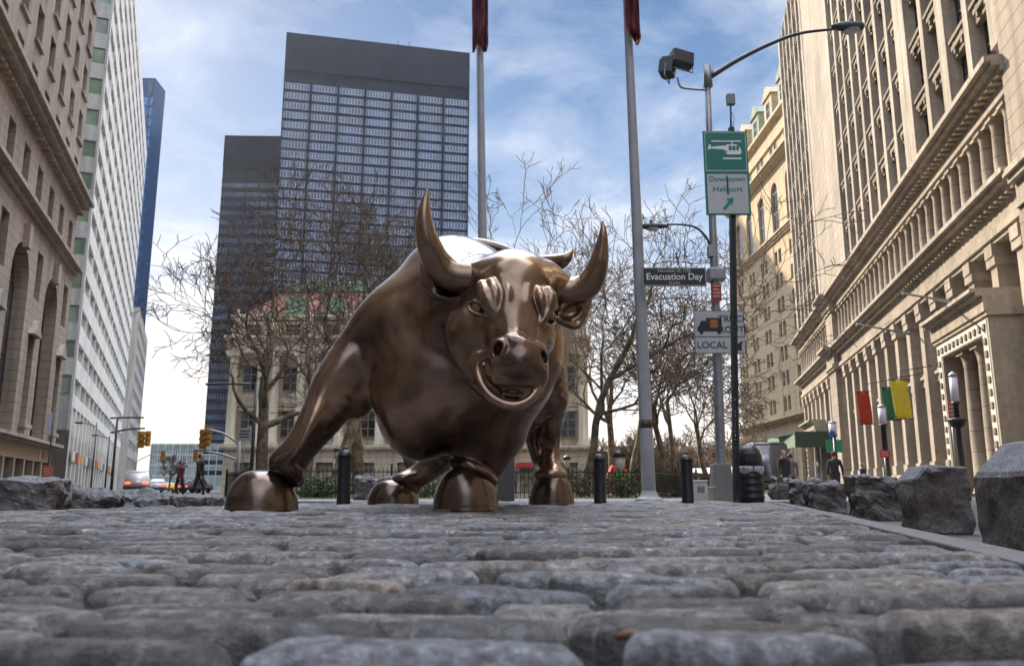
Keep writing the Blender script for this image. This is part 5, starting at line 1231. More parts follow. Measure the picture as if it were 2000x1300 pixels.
for q4 in ((-w * .93, w * .93, h * .955, h * .975), (-w * .93, w * .93, h * .03, h * .055), (-w * .93, -w * .90, h * .055, h * .955), (w * .90, w * .93, h * .055, h * .955)): b = MB(); b.box(q4[0], q4[1], -.003, .001, q4[2], q4[3]); b.build('border', swt, t2)
lw = mat('letter_white', (.8, .8, .8), .5)
lettering('Downtown', h * .165, (0, -.006, -h * .16), t2, grnt, 1.08); lettering('Heliport', h * .175, (0, -.006, -h * .40), t2, grnt, 1.12)
hy = h * .55; hel = []
flat_poly([(w*.05,hy-h*.10),(w*.05,hy+h*.12),(w*.48,hy+h*.12),(w*.66,hy+h*.04),(w*.72,hy-h*.06),(w*.66,hy-h*.12),(w*.05,hy-h*.12),(-w*.12,hy+h*.01)], -.004).build('helicopter_body', lw, t2)
flat_poly([(-w*.74,hy+h*.02),(-w*.74,hy+h*.06),(w*.1,hy+h*.10),(w*.1,hy-h*.06),(-w*.10,hy+h*.0)], -.0045).build('helicopter_tail', lw, t2)
flat_poly([(-w*.82,hy-h*.0),(-w*.74,hy+h*.12),(-w*.66,hy+h*.12),(-w*.70,hy+h*.0)], -.004).build('helicopter_fin', lw, t2)
for (x0, x1, z0, z1, nm) in ((-.62, .72, .185, .215, 'rotor'), (-.14, .70, -.235, -.20, 'skid'), (.28, .34, .12, .19, 'rotor_mast')): b = MB(); b.box(w * x0, w * x1, -.004, .001, hy + h * z0, hy + h * z1); b.build(nm, lw, t2)
for x0, x1 in ((.14, .28), (.31, .45), (.48, .60)): b = MB(); b.box(w * x0, w * x1, -.0065, -.0045, hy - h * .02, hy + h * .085); b.build('helicopter_window', grn, t2)
flat_poly([(-w*.28,-h*.86),(-w*.16,-h*.90),(w*.10,-h*.74),(w*.14,-h*.80),(w*.26,-h*.60),(-w*.10,-h*.62),(w*.0,-h*.68)], -.006).build('arrow', grnt, t2)
b = MB(); b.box(-w * .035, w * .035, -.012, -.007, -h * .52, -h * .08); b.build('dark_strip', drk, t2)  # narrow dark bar over the white panel
# ---- litter bin
Y = 10.9; a = P(1467, 960, Y); t = empty('litter_bin', (a.x, Y, 0), 'black ribbed street litter bin with a domed lid and a bag folded over its rim', 'litter bin'); r = rpx(25, Y); zt = ZAT(912, Y)
pr = [(r * .92, 0), (r * .95, .03)]
for i in range(4): z0 = .05 + (zt - .1) * i / 4; z1 = .05 + (zt - .1) * (i + 1) / 4; pr += [(r * .96, z0), (r * 1.01, z0 + .012), (r * 1.01, z0 + .025), (r * .96, z0 + .04), (r * .96, z1 - .005)]
pr += [(r * 1.02, zt - .02), (r * 1.02, zt)]; b = MB(); b.lathe(pr, 28); b.build('drum', blk, t)
b = MB(); n = 24; hd = ZAT(868, Y) - zt; b.lathe([(r * .99, zt + .004), (r * .99, zt + hd * .18), (r * .93, zt + hd * .5), (r * .74, zt + hd * .8), (r * .45, zt + hd * .95), (0, zt + hd)], n); ld = b.build('lid', blk, t)
b = MB(); b.bbox(-r * .62, r * .30, -r * 1.02, -r * .6, zt + hd * .2, zt + hd * .62, .01); b.build('opening', sbk, ld)
b = MB(); V = []; nn = 40
for k in range(nn):
    th = 2 * math.pi * k / nn; w1_ = .006 * math.sin(th * 9) + .004 * math.sin(th * 17)
    for z_, rr in ((zt + .006, r * .995), (zt + .012, r * 1.035 + w1_), (zt - .03, r * 1.05 + w1_), (zt - .07 - .02 * math.sin(th * 5), r * 1.045 + w1_ * 1.4)): V.append((rr * math.cos(th), rr * math.sin(th), z_))
b.add(V, [(k * 4 + i, ((k + 1) % nn) * 4 + i, ((k + 1) % nn) * 4 + i + 1, k * 4 + i + 1) for k in range(nn) for i in range(3)], True); b.build('bag', mat('clear_bag', (.30, .30, .32), .2), t)
# white crate and pail by the bollard
a = P(1368, 975, 12.4); t = empty('crate', (a.x, 12.4, 0), 'white plastic crate with dark lettering, right of the second bollard', 'crate'); w = rpx(15, 12.4); hh = ZAT(941, 12.4)
b = MB(); b.bbox(-w, w, 0, .3, 0, hh, .01); b.build('box', mat('white_plastic', (.55, .54, .50), .5, noise=.2), t)
b = MB(); b.bbox(-w * 1.05, w * 1.05, -.01, .31, hh, hh + .03, .006); b.build('rim', mat('white_plastic', (.6, .6, .6), .5), t)
b = MB(); [b.box(-w * .3 + i * w * .24, -w * .3 + i * w * .24 + w * .14, -.004, .0, hh * .45, hh * .78) for i in range(4)]; b.build('print', mat('print_blue', (.05, .06, .12), .5), t)
a = P(1391, 975, 12.9); b = MB(); b.lathe([(.06, 0), (.075, .2), (.082, .2), (.082, .215), (.0, .215)], 16, (0, 0, 0)); o = b.build('pail', mat('white_plastic', (.6, .6, .6), .5)); o.location = (a.x, 12.9, 0); tag(o, 'small white pail beside the white crate', 'pail')
# ---- park fence
fence = empty('park_fence', (0, 18, 0), 'low black iron picket fence running along the park lawn behind the bull', 'fence')
def fpath(px, Y): return Vector((XatG(px, Y, 0), Y, 0))
pts = [fpath(440, 21), fpath(566, 16.6), fpath(1100, 17.2), fpath(1275, 17.6), fpath(1452, 27)]
pick = []; 
rl = MB(); ps = MB()
for a, c in zip(pts[:-1], pts[1:]):
    L = (c - a).length; d = (c - a).normalized(); n = Vector((-d.y, d.x, 0)); M = Matrix(((d.x, n.x, 0, a.x), (d.y, n.y, 0, a.y - 18), (0, 0, 1, 0), (0, 0, 0, 1))); rl.M = M; ps.M = M
    for z in (.10, .52): rl.box(0, L, -.012, .012, z, z + .022)
    k = int(L / .085)
    for i in range(k): pick.append((M, L * (i + .5) / k))
    for i in range(int(L / 2.0) + 1): ps.box(i * 2.0 - .022, i * 2.0 + .022, -.022, .022, 0, .66); ps.add([(i*2.0-.03,-.03,.66),(i*2.0+.03,-.03,.66),(i*2.0+.03,.03,.66),(i*2.0-.03,.03,.66),(i*2.0,0,.72)], [(0,1,4),(1,2,4),(2,3,4),(3,0,4)])
rl.build('rail', blk, fence); ps.build('posts', blk, fence)['kind'] = 'stuff'
rest = MB()
pick.sort(key=lambda q: (q[0] @ Vector((q[1], 0, 0))).length)
for i, (M, s) in enumerate(pick):
    b = MB() if i < 90 else rest; b.M = M; b.box(s - .007, s + .007, -.007, .007, 0, .58); b.add([(s - .012, -.012, .58), (s + .012, -.012, .58), (s + .012, .012, .58), (s - .012, .012, .58), (s, 0, .62)], [(0,1,4),(1,2,4),(2,3,4),(3,0,4)])
    if i < 90: b.build('picket', blk, fence)
rest.build('pickets', blk, fence)['kind'] = 'stuff'
# ---- shrubs
leafm = mat('shrub_leaf', (0.085, 0.13, 0.03), .7, noise=.6, nscale=5, col2=(0.03, .05, .015)); leaf2 = mat('dry_shrub_leaf', (0.10, 0.085, 0.04), .8, noise=.5, nscale=5)
def shrub(px, Y, w, h, m, seed, label):
    R = np.random.default_rng(seed); x = XatG(px, Y, 0); t = empty('shrub', (x, Y, 0), label, 'shrub', 'shrubs along the park fence'); n = 900
    p = R.normal(size=(n, 3)); p /= np.linalg.norm(p, axis=1)[:, None]; p *= (R.random(n) ** .4)[:, None]; p *= np.array([w, w * .7, h * .5]); p[:, 2] += h * .5; p += .04 * R.normal(size=(n, 3)); p[:, 0] += .15 * w * np.sin(p[:, 2] * 9)
    p[:, 2] = np.maximum(p[:, 2], .03); s = .022 + .03 * R.random(n); a = R.normal(size=(n, 3)); a /= np.linalg.norm(a, axis=1)[:, None]; c = np.cross(a, R.normal(size=(n, 3))); c /= np.linalg.norm(c, axis=1)[:, None]
    V = np.stack([p - a * s[:, None], p + c * s[:, None] * .5, p + a * s[:, None], p - c * s[:, None] * .5], 1).reshape(-1, 3); F = np.arange(4 * n).reshape(-1, 4); mesh_obj('foliage', V, F, m, t)
    L = []
    for i in range(14):
        e = p[i * 7]; L.append(([Vector((0, 0, 0)), Vector((e[0] * .4, e[1] * .4, e[2] * .6)), Vector(tuple(e))], [.012, .008, .004], 4))
    limbs_mesh('stems', L, bk2, t, .003)
for i, (px, Y, w, h, m, lab) in enumerate(((600, 18.4, .75, .55, leafm, 'dark green shrub beside the outstretched foreleg'), (628, 17.6, .45, .35, leafm, 'bright low green shrub just left of the nearest left bollard'), (735, 21.0, .9, .35, leafm, 'low bright green shrub seen under the bull\'s brisket'), (830, 18.4, .6, .5, leafm, 'green shrub between the hind hoof and the front hoof'), (1135, 19.5, .8, .75, leaf2, 'brownish shrub left of the bollard beside the hind hoof'), (1215, 18.4, .5, .60, leafm, 'bright green shrub right of the bollard beside the right hind hoof'), (1255, 20.5, .9, .75, leaf2, 'tall dry shrub behind the base of the right flagpole'), (1320, 20.0, .8, .6, leaf2, 'dry shrub under the straight trunked tree'), (1090, 22.0, 1.0, .7, leafm, 'dark shrub behind the bull\'s right hind leg'))):
    shrub(px, Y, w, h, m, 100 + i, lab)
# ------------------------------------------------------------------ the street behind the camera (open side of the square, seen only in reflections)
for (nm, lab, c, d, w, H) in (('street_block', 'plain grey stone office block up the street behind the viewer, west side', (21, -75), (-.035, 1), 81, 30), ('street_block', 'plain brown stone office block up the street behind the viewer, east side', (-16, .5), (.02, -1), 76, 28)):
    tower(nm, lab, c, d, w, 14, H, 5, 3, 5.0, 3.0, 12, MATS.get('bb') or stone('back_stone', (0.30, 0.26, 0.22)), dglass, wf_dark, (1, 1), flip=-1, pw=2.2)
# ------------------------------------------------------------------ facade poles, banners, lamps on the right side
def fp(Y, o, z): return RF.n * o + Vector((16.0 + .216 * Y, Y, z))
def facade_pole(px0, py0, Y0_, px1, py1, Y1_, lab):
    a, c = P(px1, py1, Y1_), P(px0, py0, Y0_); t = empty('facade_flagpole', a, lab, 'flagpole', 'bare flagpoles on the limestone facade')
    b = MB(); b.tube([Vector(), (c - a) * .5, c - a], [.11, .09, .05], 10); b.build('pole', gal, t); b = MB(); b.tube([c - a, (c - a) * 1.01], .1, 8); b.build('finial', gal, t)
    b = MB(); b.tube([(c - a) * .8, Vector((1.5, 1.0, 4.5))], .015, 5); b.build('stay_wire', drk, t)
facade_pole(1675, 633, 52, 1862, 668, 56, 'lower bare flagpole sticking out over the pilasters of the limestone facade')
facade_pole(1765, 573, 42, 1958, 606, 46, 'upper bare flagpole sticking out from the limestone facade near the portal')
def banner(px0, px1, py0, py1, Y, col, label, top_skew=0.0):
    c = P((px0 + px1) / 2, py0, Y); w = rpx((px1 - px0) / 2, Y); h = P(1000, py0, Y).z - P(1000, py1, Y).z
    t = empty('banner', c, label, 'banner', 'plain banners hanging over the right pavement'); V = []; F = []
    for i in range(9):
        for k in range(9): V.append((-w + 2 * w * k / 8 + top_skew * i / 8, .06 * math.sin(k * 1.1 + i * .5), -h * i / 8 + .04 * math.sin(k)))
    F = [(i * 9 + k, i * 9 + k + 1, (i + 1) * 9 + k + 1, (i + 1) * 9 + k) for i in range(8) for k in range(8)]
    o = mesh_obj('cloth', V, F, col, t, True); md = o.modifiers.new('thickness', 'SOLIDIFY'); md.thickness = .02
    for z in (0.0, -h): b = MB(); b.tube([(-w - .1 + (top_skew if z else 0), 0, z), (w + .1 + (top_skew if z else 0), 0, z)], .035, 6); b.build('rod', drk, t)
    b = MB(); b.tube([(w * .3, 0, 0), (w * .3, 0, .5)], .02, 5); b.tube([(w * .3, 0, .5), (w * .3 + 2.2, .5, .9)], .03, 5); b.build('bracket', drk, t)
banner(1672, 1697, 764, 828, 58, mat('banner_red', (0.42, .045, .02), .8, noise=.2, nscale=2), 'dark red banner, leftmost of the three on the right', .1)
banner(1721, 1746, 756, 820, 50, mat('banner_green', (0.03, .13, .08), .8, noise=.2, nscale=2), 'dark green banner half behind the yellow one', .15)
banner(1738, 1770, 741, 818, 47.5, mat('banner_yellow', (0.62, .50, .04), .8, noise=.15, nscale=2), 'large yellow banner beside the green one', .15)
lampw = mat('lamp_cylinder_white', (0.62, 0.60, 0.68), .4)
def cyl_lamp(px, Y, ytop, ymid, label, basket=None, sign=None, lean=0):
    base = Vector((XatG(px + lean, Y, RZ), Y, RZ)); t = empty('street_lamp', base, label, 'street lamp', 'black street lamps with white cylinder heads'); zt, zm = ZAT(ytop, Y) - RZ, ZAT(ymid, Y) - RZ; r = rpx(7, Y)
    b = MB(); b.lathe([(r * 1.5, 0), (r * 1.5, .4), (r * 1.0, .5), (r * .8, zm * .5), (r * .7, zm - .12), (r * 1.1, zm - .1), (r * 1.1, zm)], 14); b.build('post', blk, t)
    b = MB(); b.lathe([(r * 1.05, zm + .004), (r * 1.05, zt - .15)], 16); b.build('lamp_cylinder', lampw, t)
    b = MB(); b.lathe([(r * 1.15, zt - .147), (r * 1.15, zt - .08), (r * .6, zt), (0, zt + .05)], 16); b.build('cap', gal, t)
    if basket:
        z = ZAT(basket, Y) - RZ; b = MB(); R_ = rpx(19, Y); b.lathe([(r, z - R_ * .8), (R_ * .6, z - R_ * .65), (R_, z), (R_ * .9, z + .05), (r, z + .08)], 18); b.build('planter_basket', blk, t)
    return t, base
cyl_lamp(1886, 27, 727, 784, 'street lamp with a round hanging planter in front of the portal', basket=820)
cyl_lamp(1737, 44, 790, 828, 'street lamp standing behind the red notice, beside the yellow banner')
cyl_lamp(1636, 62, 822, 850, 'street lamp beside the round blue and green bus stop signs')
def post_sign(px, Y, py0, py1, w_px, m, label, name='notice_sign', extra=None, par=None):
    c = P(px, (py0 + py1) / 2, Y); w = rpx(w_px / 2, Y); h = (P(1000, py0, Y).z - P(1000, py1, Y).z) / 2
    t = empty(name, (c.x, c.y, RZ), label, 'sign'); zc = c.z - RZ
    b = MB(); b.bbox(-w, w, -.04, -.01, zc - h, zc + h, .008); b.build('panel', m, t); b = MB(); b.tube([(0, 0.02, 0), (0, .02, zc + h)], .035, 8); b.build('post', gal, t)
    for i in range(3): b = MB(); b.box(-w * .7, w * .7 * (1 - .25 * (i % 2)), -.046, -.04, zc + h * (.45 - i * .45), zc + h * (.62 - i * .45)); b.build('text_line', swt if m is not swt else sbk, t)
    return t, w, h, zc
sr = mat('notice_red', (0.50, .03, .015), .5)
post_sign(1728, 40, 879, 893, 20, sr, 'small bright red notice on a post behind the granite blocks'); post_sign(1858, 27.6, 786, 820, 14, mat('notice_white_red', (.42, .10, .09), .5), 'red and white parking notice beside the lamp with the planter')
post_sign(94, 40, 909, 934, 20, mat('notice_orange', (0.60, .14, .06), .5), 'orange notice board on a thin post at far left')
post_sign(478, 42, 836, 861, 27, swt, 'white lane sign with grey lettering on a pole behind the outstretched foreleg', 'lane_sign')
# bus stop signs
t = empty('bus_stop_sign', (P(1632, 900, 61).x, 61, RZ), 'round blue bus stop disc with two green plates below it', 'bus stop sign')
z = ZAT(850, 61) - RZ; b = MB(); b.tube([(0, .05, 0), (0, .05, z)], .05, 8); b.build('post', gal, t)
b = MB(); b.M = Matrix.Translation((-.1, 0, z + .1)) @ Matrix.Rotation(math.pi / 2, 4, 'X'); b.lathe([(.26, -.02), (.26, .02)], 20); b.build('blue_disc', mat('disc_blue', (.04, .09, .36), .4), t)
for x in (-.38, .35): b = MB(); b.bbox(x - .26, x + .26, -.03, .0, z - 1.25, z - .3, .01); b.build('green_plate', mat('plate_green', (.03, .26, .16), .4), t)
# green canopy over the doorway
t = empty('scaffold_canopy', (XatG(1575, 92), 92, RZ), 'dark green boarded sidewalk shed standing before the cream block', 'canopy'); cx = t.location.x
x0, x1 = P(1556, 900, 90).x - cx, P(1652, 900, 90).x - cx; zt, zb_ = ZAT(842, 90) - RZ, ZAT(873, 90) - RZ; cg = mat('canopy_green', (0.025, 0.065, 0.045), .6, noise=.25)
b = MB(); b.box(x0, x1, -2, -1.8, zb_, zt); b.box(x0, x1, -1.8, 6, zt - .25, zt); b.build('fascia', cg, t)
xl2 = P(1502, 900, 104).x - cx; b = MB(); b.add([(xl2, 12, zb_ + .2), (x0, -1.9, zb_), (x0, -1.9, zt), (xl2, 12, zt)], [(0, 1, 2, 3)]); b.add([(xl2, 12.1, zb_ + .2), (x0, -1.8, zb_), (x0, -1.8, zt), (xl2, 12.1, zt)], [(3, 2, 1, 0)]); b.build('side_fascia', mat('canopy_green_pale', (0.20, 0.26, 0.19), .7, noise=.25), t)
for x in np.linspace(x0 + .1, x1 - .1, 5): b = MB(); b.box(x - .08, x + .08, -1.95, -1.8, 0, zb_); b.build('post', gal, t)
for u in np.linspace(.1, .9, 4): b = MB(); x = x0 + (xl2 - x0) * u; y = -1.9 + 13.9 * u; b.box(x - .07, x + .07, y, y + .15, 0, zb_ + .1); b.build('post', gal, t)
# ------------------------------------------------------------------ traffic lights and poles on the left
ylw = mat('signal_yellow', (0.42, .20, .03), .5); ledr = mat('signal_red_lit', (.6, .02, .01), .4, emit=(1, .05, .02), estr=3)
def signal(par, loc, s=1.0, lit='top'):
    h = empty('signal_head', loc); h.parent = par; b = MB(); b.bbox(-.17 * s, .17 * s, -.14 * s, .14 * s, -.55 * s, .55 * s, .03); b.build('housing', ylw, h)
    for i in range(3):
        b = MB(); b.M = Matrix.Translation((0, -.141 * s, (.36 - i * .36) * s)) @ Matrix.Rotation(math.pi / 2, 4, 'X'); b.lathe([(.11 * s, 0), (.0, .015)], 12); b.build('lens', ledr if i == 0 else sbk, h)
        b = MB(); b.M = Matrix.Translation((0, -.14 * s, (.36 - i * .36) * s)) @ Matrix.Rotation(math.pi / 2, 4, 'X'); b.lathe([(.14 * s, 0), (.14 * s, .16 * s)], 12); b.build('visor', ylw, h)
def mast(px, Y, ytop, arms, sig, label, m=gal, r=.11):
    base = Vector((XatG(px, Y, RZ), Y, RZ)); t = empty('traffic_light', base, label, 'traffic light', 'traffic lights on mast arms'); zt = ZAT(ytop, Y) - RZ
    b = MB(); b.tube([(0, 0, 0), (0, 0, zt * .5), (0, 0, zt)], [r, r * .85, r * .7], 10); b.build('mast', m, t)
    for a in arms: s = smooth_chain([(x, y, Y) for x, y in a], 6); b = MB(); b.tube([P(x, y, yy) - base for x, y, yy in s], [r * .6] * len(s), 8); b.build('mast_arm', m, t)
    for x, y, k in sig: signal(t, P(x, y, Y) - base, k)
mast(461, 46, 848, [[(461, 862), (436, 846), (404, 838)], [(461, 897), (430, 886), (380, 878)]], [(397, 857, 1.0), (406, 853, .9)], 'traffic light on a pale mast with two long arms, beside the outstretched foreleg', wht)
mast(216, 60, 815, [[(216, 816), (250, 815), (281, 815)], [(216, 845), (250, 838), (283, 836)]], [(276, 858, 1.1), (289, 856, 1.0)], 'traffic light on a dark mast in front of the white office slab', drk)
mast(258, 110, 880, [[(258, 905), (300, 885), (360, 869)]], [(318, 890, 1.4), (382, 890, 1.4)], 'far traffic light mast with a rising arm before the glass terminal', wht)
mast(488, 52, 750, [[(488, 750), (440, 749), (402, 750)]], [(486, 845, .8)], 'tall street pole with a long straight arm across the dark tower foot', drk, .13)
def cobra(px, Y, ytop, x2, lab):
    base = Vector((XatG(px, Y, RZ), Y, RZ)); t = empty('street_lamp', base, lab, 'street lamp'); zt = ZAT(ytop, Y) - RZ; b = MB(); b.tube([(0, 0, 0), (0, 0, zt)], [.1, .06], 8); b.build('post', drk, t)
    c = P(x2, ytop, Y) - base; b = MB(); b.tube([(0, 0, zt - .3), c * 1.0], .035, 6); b.build('lamp_arm', drk, t); b = MB(); b.tube([c, c + Vector((.6 if x2 > px else -.6, 0, 0))], [.12, .07], 8); b.build('lamp_head', drk, t)
cobra(176, 72, 825, 160, 'dark lamp post in front of the white slab\'s shopfronts'); cobra(204, 90, 850, 190, 'smaller dark lamp post farther along the white slab')
b = None; t = empty('hanging_banner', P(99, 806, 41), 'narrow white banner with a square head beside the brown building\'s corner', 'banner')
b = MB(); b.bbox(-.14, .14, -.02, .02, -1.1, 0, .01); b.build('cloth', lampw, t); b = MB(); b.tube([(.16, 0, .3), (.16, 0, -3.6)], .035, 8); b.build('post', drk, t)
# ------------------------------------------------------------------ vehicles
carglass = glass('car_glass', (.03, .035, .04), .05); tyre = mat('tyre', (.015, .015, .016), .8); chrome = mat('chrome', (.5, .5, .5), .15, metal=1)
def car(x, Y, col, label, rz=0.0, kind='sedan', lights='tail'):
    t = empty('parked_car', (x, Y, RZ), label, 'car', 'cars on the far streets', rz=rz); pm = mat('car_paint_%d' % int(sum(col) * 1000), col, .25, coat=.6)
    L, W = 4.6, .9; hi = {'sedan': 1.45, 'suv': 1.75, 'van': 2.3}[kind]
    prof = [(-2.3, .35), (-2.3, .85), (-2.1, .98), (-1.45, 1.04), (-.85, hi), (.75, hi), (1.4, 1.04), (2.05, .92), (2.3, .75), (2.3, .35)] if kind == 'sedan' else [(-2.3, .35), (-2.3, 1.0), (-2.15, hi - .05), (-1.9, hi), (.9, hi), (1.45, 1.15), (2.15, 1.0), (2.3, .8), (2.3, .35)]
    bm = bmesh.new(); sec = []
    for y, k in ((-W, 0), (-W * .93, 1), (W * .93, 1), (W, 0)): pass
    vs = []
    for sx_ in (-1, 1):
        for (u, z) in prof: vs.append(bm.verts.new((sx_ * W * (1.0 if z < 1.1 else .80), u, z)))
    n = len(prof); bm.faces.new(vs[:n]); bm.faces.new(vs[n:][::-1])
    for i in range(n): bm.faces.new((vs[i], vs[(i + 1) % n], vs[(i + 1) % n + n], vs[i + n])[::-1])
    bmesh.ops.recalc_face_normals(bm, faces=bm.faces[:]); bmesh.ops.bevel(bm, geom=list(bm.edges), offset=.07, segments=3, affect='EDGES')
    me = bpy.data.meshes.new('body'); bm.to_mesh(me); bm.free(); me.materials.append(pm); me.polygons.foreach_set('use_smooth', [True] * len(me.polygons)); o = bpy.data.objects.new('body', me); COL.objects.link(o); o.parent = t
    b = MB(); zt = hi - .1; b.add([(-W * .78, -2.12 if kind != 'sedan' else -1.42, 1.1), (W * .78, -2.12 if kind != 'sedan' else -1.42, 1.1), (W * .68, -2.1 if kind != 'sedan' else -.93, zt), (-W * .68, -2.1 if kind != 'sedan' else -.93, zt)], [(0, 1, 2, 3)]); b.add([(v[0], v[1] - .06, v[2] + .02) for v in b.v[:4]], [(0, 1, 2, 3)]); b.build('rear_window', carglass, t)
    for s in (-1, 1):
        b = MB(); b.add([(s * (W + .012), -1.0, 1.08), (s * (W + .012), 1.1, 1.08), (s * W * .84, .65, zt), (s * W * .84, -.75, zt)], [(0, 1, 2, 3)]); b.build('side_window', carglass, t)
        for y in (-1.4, 1.4): b = MB(); b.M = Matrix.Translation((s * (W - .1), y, .33)) @ Matrix.Rotation(math.pi / 2, 4, 'Y'); b.lathe([(.2, -.13), (.33, -.12), (.34, 0), (.33, .12), (.2, .13)], 16); b.build('wheel', tyre, t)
        b = MB(); b.bbox(s * .62 - .16, s * .62 + .16, -2.34, -2.26, .78, .93, .02); b.build('tail_light', mat('tail_lamp_lit', (.5, .02, .02), .3, emit=(1, .08, .04), estr=2.0), t)
        b = MB(); b.bbox(s * .62 - .16, s * .62 + .16, 2.26, 2.34, .68, .84, .02); b.build('headlight', mat('headlamp', (.7, .7, .65), .1), t)
    b = MB(); b.bbox(-.88, .88, -2.38, -2.24, .42, .62, .03); b.build('bumper', drk, t)
    return t
for px, Y, col, lab, rz, kd in ((268, 62, (.62, .62, .62), 'white parked estate car behind the rounded boulder at left', .38, 'suv'), (303, 80, (.35, .36, .38), 'silver car parked just beyond the white estate car', .4, 'sedan'), (330, 120, (.70, .45, .03), 'yellow taxi far down the left street', .2, 'sedan'), (357, 132, (.6, .6, .6), 'far white car right of the yellow taxi', .1, 'sedan'), (382, 110, (.12, .13, .15), 'dark car in front of the black clad tower foot', -.4, 'suv'),
        (285, 100, (.30, .05, .04), 'dark red car between the silver car and the taxi', .4, 'sedan'), (1492, 36, (.05, .05, .055), 'black van with lit red tail lamps just behind the litter bin', -.15, 'van'), (1458, 70, (.55, .55, .56), 'white van far behind the litter bin', -.2, 'van'), (1395, 75, (.5, .5, .48), 'pale van seen between the bollard and the signpost', .9, 'van')):
    car(XatG(px, Y, RZ), Y, col, lab, rz, kd)
# red tent and awnings
t = empty('red_tent', (XatG(1208, 46), 46, 0), 'red canvas stall tent behind the fence, right of a bollard', 'tent'); w = rpx(24, 46); h0, h1 = ZAT(934, 46), ZAT(908, 46)
b = MB(); b.add([(-w, -w, h0), (w, -w, h0), (w, w, h0), (-w, w, h0), (-w * .5, -w * .5, h1), (w * .5, -w * .5, h1), (w * .5, w * .5, h1), (-w * .5, w * .5, h1)], [(0, 1, 5, 4), (1, 2, 6, 5), (2, 3, 7, 6), (3, 0, 4, 7), (4, 5, 6, 7)]); b.box(-w, w, -w - .01, -w + .02, h0 - .9, h0); b.build('canopy', mat('tent_red', (.62, .03, .04), .7), t)
for sx_ in (-1, 1):
    for sy in (-1, 1): b = MB(); b.tube([(sx_ * w * .95, sy * w * .95, 0), (sx_ * w * .95, sy * w * .95, h0)], .03, 6); b.build('pole', gal, t)
t = empty('market_stall', (XatG(1400, 56), 56, 0), 'white roofed stall row behind the fence, left of the signpost', 'market stall'); w = rpx(55, 56); h1 = ZAT(915, 56); h0 = ZAT(926, 56)
b = MB(); b.add([(-w, -1.5, h0), (w, -1.5, h0 + .1), (w, 0, h1 + .2), (-w, 0, h1), (w, 1.5, h0), (-w, 1.5, h0)], [(0, 1, 2, 3), (3, 2, 4, 5)]); b.box(-w, w, -1.52, -1.5, h0 - .25, h0); b.build('roof', mat('stall_white', (.7, .66, .6), .7), t)
b = MB(); b.box(-w, w, -.8, .8, -.1, .9); b.build('counter', drk, t)
for u in (-.95, -.3, .3, .95): b = MB(); b.tube([(w * u, -1.45, -.1), (w * u, -1.45, h0)], .04, 6); b.build('post', gal, t)
# park lamps
for px, Y, yt, lab in ((935, 40, 880, 'park lantern between the bull\'s front and hind hooves'), (1212, 24, 872, 'black park lantern just right of the bollard by the hind hoof'), (655, 45, 870, 'park lantern above the nearest left bollard'), (1108, 42, 885, 'park lantern right of the bull\'s right hind leg')):
    t = empty('park_lantern', (XatG(px, Y), Y, 0), lab, 'lantern', 'black lanterns in the park'); zt = ZAT(yt, Y)
    b = MB(); b.lathe([(.12, 0), (.12, .3), (.05, .4), (.04, zt - .8), (.08, zt - .75)], 10); b.build('post', blk, t); b = MB(); b.lathe([(.10, zt - .74), (.19, zt - .3)], 8); b.build('glass', mat('lantern_glass', (.5, .48, .4), .2), t); b = MB(); b.lathe([(.24, zt - .29), (.14, zt - .15), (.03, zt - .08), (.0, zt)], 8); b.build('cap', blk, t)
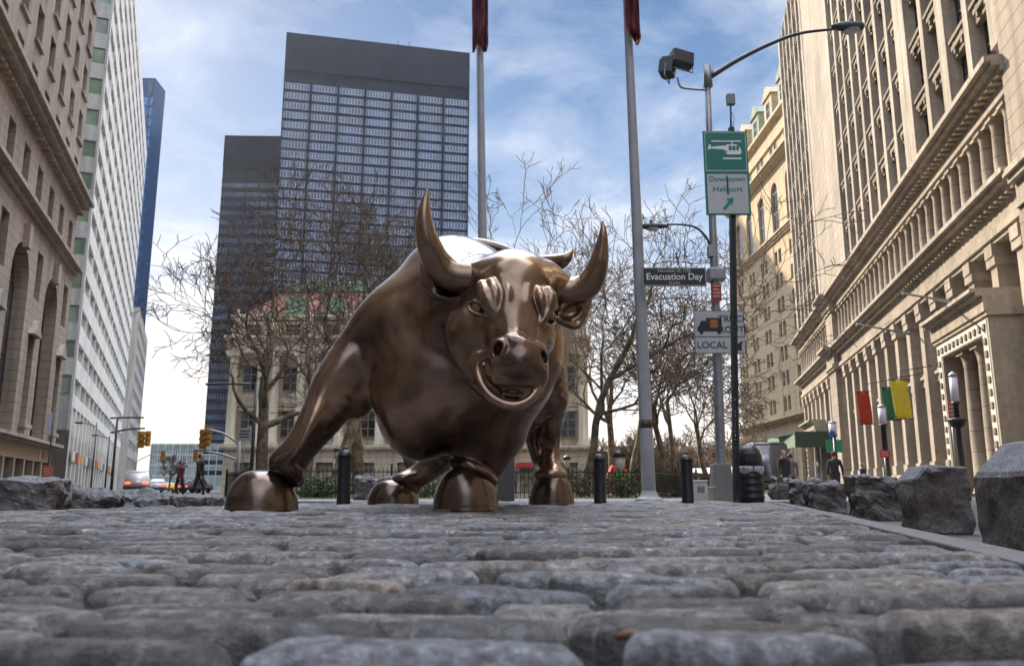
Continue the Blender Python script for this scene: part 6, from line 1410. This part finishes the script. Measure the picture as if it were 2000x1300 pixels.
# ------------------------------------------------------------------ people
cloth = [mat('coat_black', (.02, .02, .024), .8), mat('coat_navy', (.03, .04, .07), .8), mat('coat_dark_red', (.12, .03, .03), .8), mat('coat_grey', (.12, .12, .12), .8)]; skin = mat('skin', (.42, .26, .19), .6); hairm = mat('hair_dark', (.03, .02, .015), .6); trou = mat('trousers', (.03, .03, .04), .8)
class C3:
    def __init__(s, pts): s.p = np.array([q[:3] for q in pts], float); s.r = np.array([q[3] for q in pts], float); m = s.r.max(); s.lo = s.p.min(0) - m; s.hi = s.p.max(0) + m
    __call__ = Chain.__call__
def person(px, Y, label, coat, stride=.2, rz=0.0, sc=1.0):
    t = empty('person', (XatG(px, Y, RZ), Y, RZ), label, 'person', 'people on the far pavements', rz=rz); t.scale = (sc, sc, sc)
    O = [('+', C3([(0, 0, .92, .15), (0, 0, 1.15, .14), (0, .0, 1.36, .15)]), .08), ('+', C3([(-.15, 0, 1.40, .08), (.15, 0, 1.40, .08)]), .08), ('+', C3([(0, 0, 1.42, .06), (0, -.01, 1.54, .055)]), .03), ('+', C3([(0, -.01, 1.60, .085), (0, -.02, 1.68, .092)]), .03), ('+', C3([(0, -.09, 1.62, .02), (0, -.115, 1.60, .018)]), .02)]
    for s in (-1, 1):
        f = s * stride
        O += [('+', C3([(s * .09, 0, .92, .10), (s * .10, -f * .6, .50, .065), (s * .10, -f * .3 + (f * .5 if s * stride < 0 else -f * .4), .09, .045)]), .05), ('+', C3([(s * .10, -f * .7, .05, .045), (s * .10, -f * .7 - .15, .035, .04)]), .04),
              ('+', C3([(s * .20, 0, 1.38, .06), (s * .25, f * .4, 1.12, .048), (s * .24, f * .6 - .06, .88, .036)]), .04), ('+', C3([(s * .24, f * .6 - .07, .86, .035), (s * .235, f * .6 - .09, .78, .025)]), .02)]
        for k in range(4): O.append(('+', C3([(s * (.22 + .014 * k), f * .6 - .08, .79, .010), (s * (.22 + .014 * k), f * .6 - .085 - .01 * k, .71 + .012 * (k == 0) + .01 * (k == 3), .008)]), .006))
        O.append(('+', C3([(s * .215, f * .6 - .10, .84, .012), (s * .20, f * .6 - .13, .78, .010)]), .01))
    V, F = surface(O, (-.45, -.55, -.04), (.45, .55, 1.85), .026)
    o = mesh_obj('body', V, F, coat, t, True); o.data.materials.append(skin); o.data.materials.append(trou)
    me = o.data
    for p in me.polygons:
        z = p.center.z; p.material_index = 1 if (z > 1.50 or (abs(p.center.x) > .19 and z < .88 and z > .6)) else (2 if z < .86 else 0)
    b = MB(); b.lathe([(.0, .11), (.06, .10), (.095, .06), (.104, .0), (.098, -.06)], 14, (0, .012, 1.67)); b.build('hair', hairm, t)
    return t
pr = [(1535, 30, 'person in a dark coat, left one of the pair by the black van', cloth[0], .12, .3, 1.0), (1635, 31, 'person in a dark jacket walking beside the bus stop signs', cloth[0], .2, 2.6, 1.0), (1690, 44, 'person in navy coat near the small red notice', cloth[1], .15, .5, 1.0), (387, 33, 'person in a black coat walking just left of the outstretched hoof', cloth[0], .22, 1.4, 1.0), (349, 40, 'person in dark red coat crossing the left street', cloth[2], .22, 1.2, 1.0), (1548, 33, 'person in a grey coat, right one of the pair by the black van', cloth[3], .1, 2.8, 1.0), (1004, 52, 'distant person in grey behind the granite post', cloth[3], .15, .2, 1.0)]
for q in pr: person(*q)
# ------------------------------------------------------------------ thin warm air
hz = MB(); hz.box(-260, 200, -140, 420, RZ - 1.5, 190)
hm = bpy.data.materials.new('haze'); hm.use_nodes = True; T = hm.node_tree; T.nodes.clear()
vo = T.nodes.new('ShaderNodeVolumePrincipled'); vo.inputs['Density'].default_value = 0.00004; vo.inputs['Color'].default_value = (0.95, 0.97, 1.0, 1); vo.inputs['Anisotropy'].default_value = 0.6
mo = T.nodes.new('ShaderNodeOutputMaterial'); T.links.new(vo.outputs[0], mo.inputs['Volume'])
tag(hz.build('haze', hm), kind='stuff')
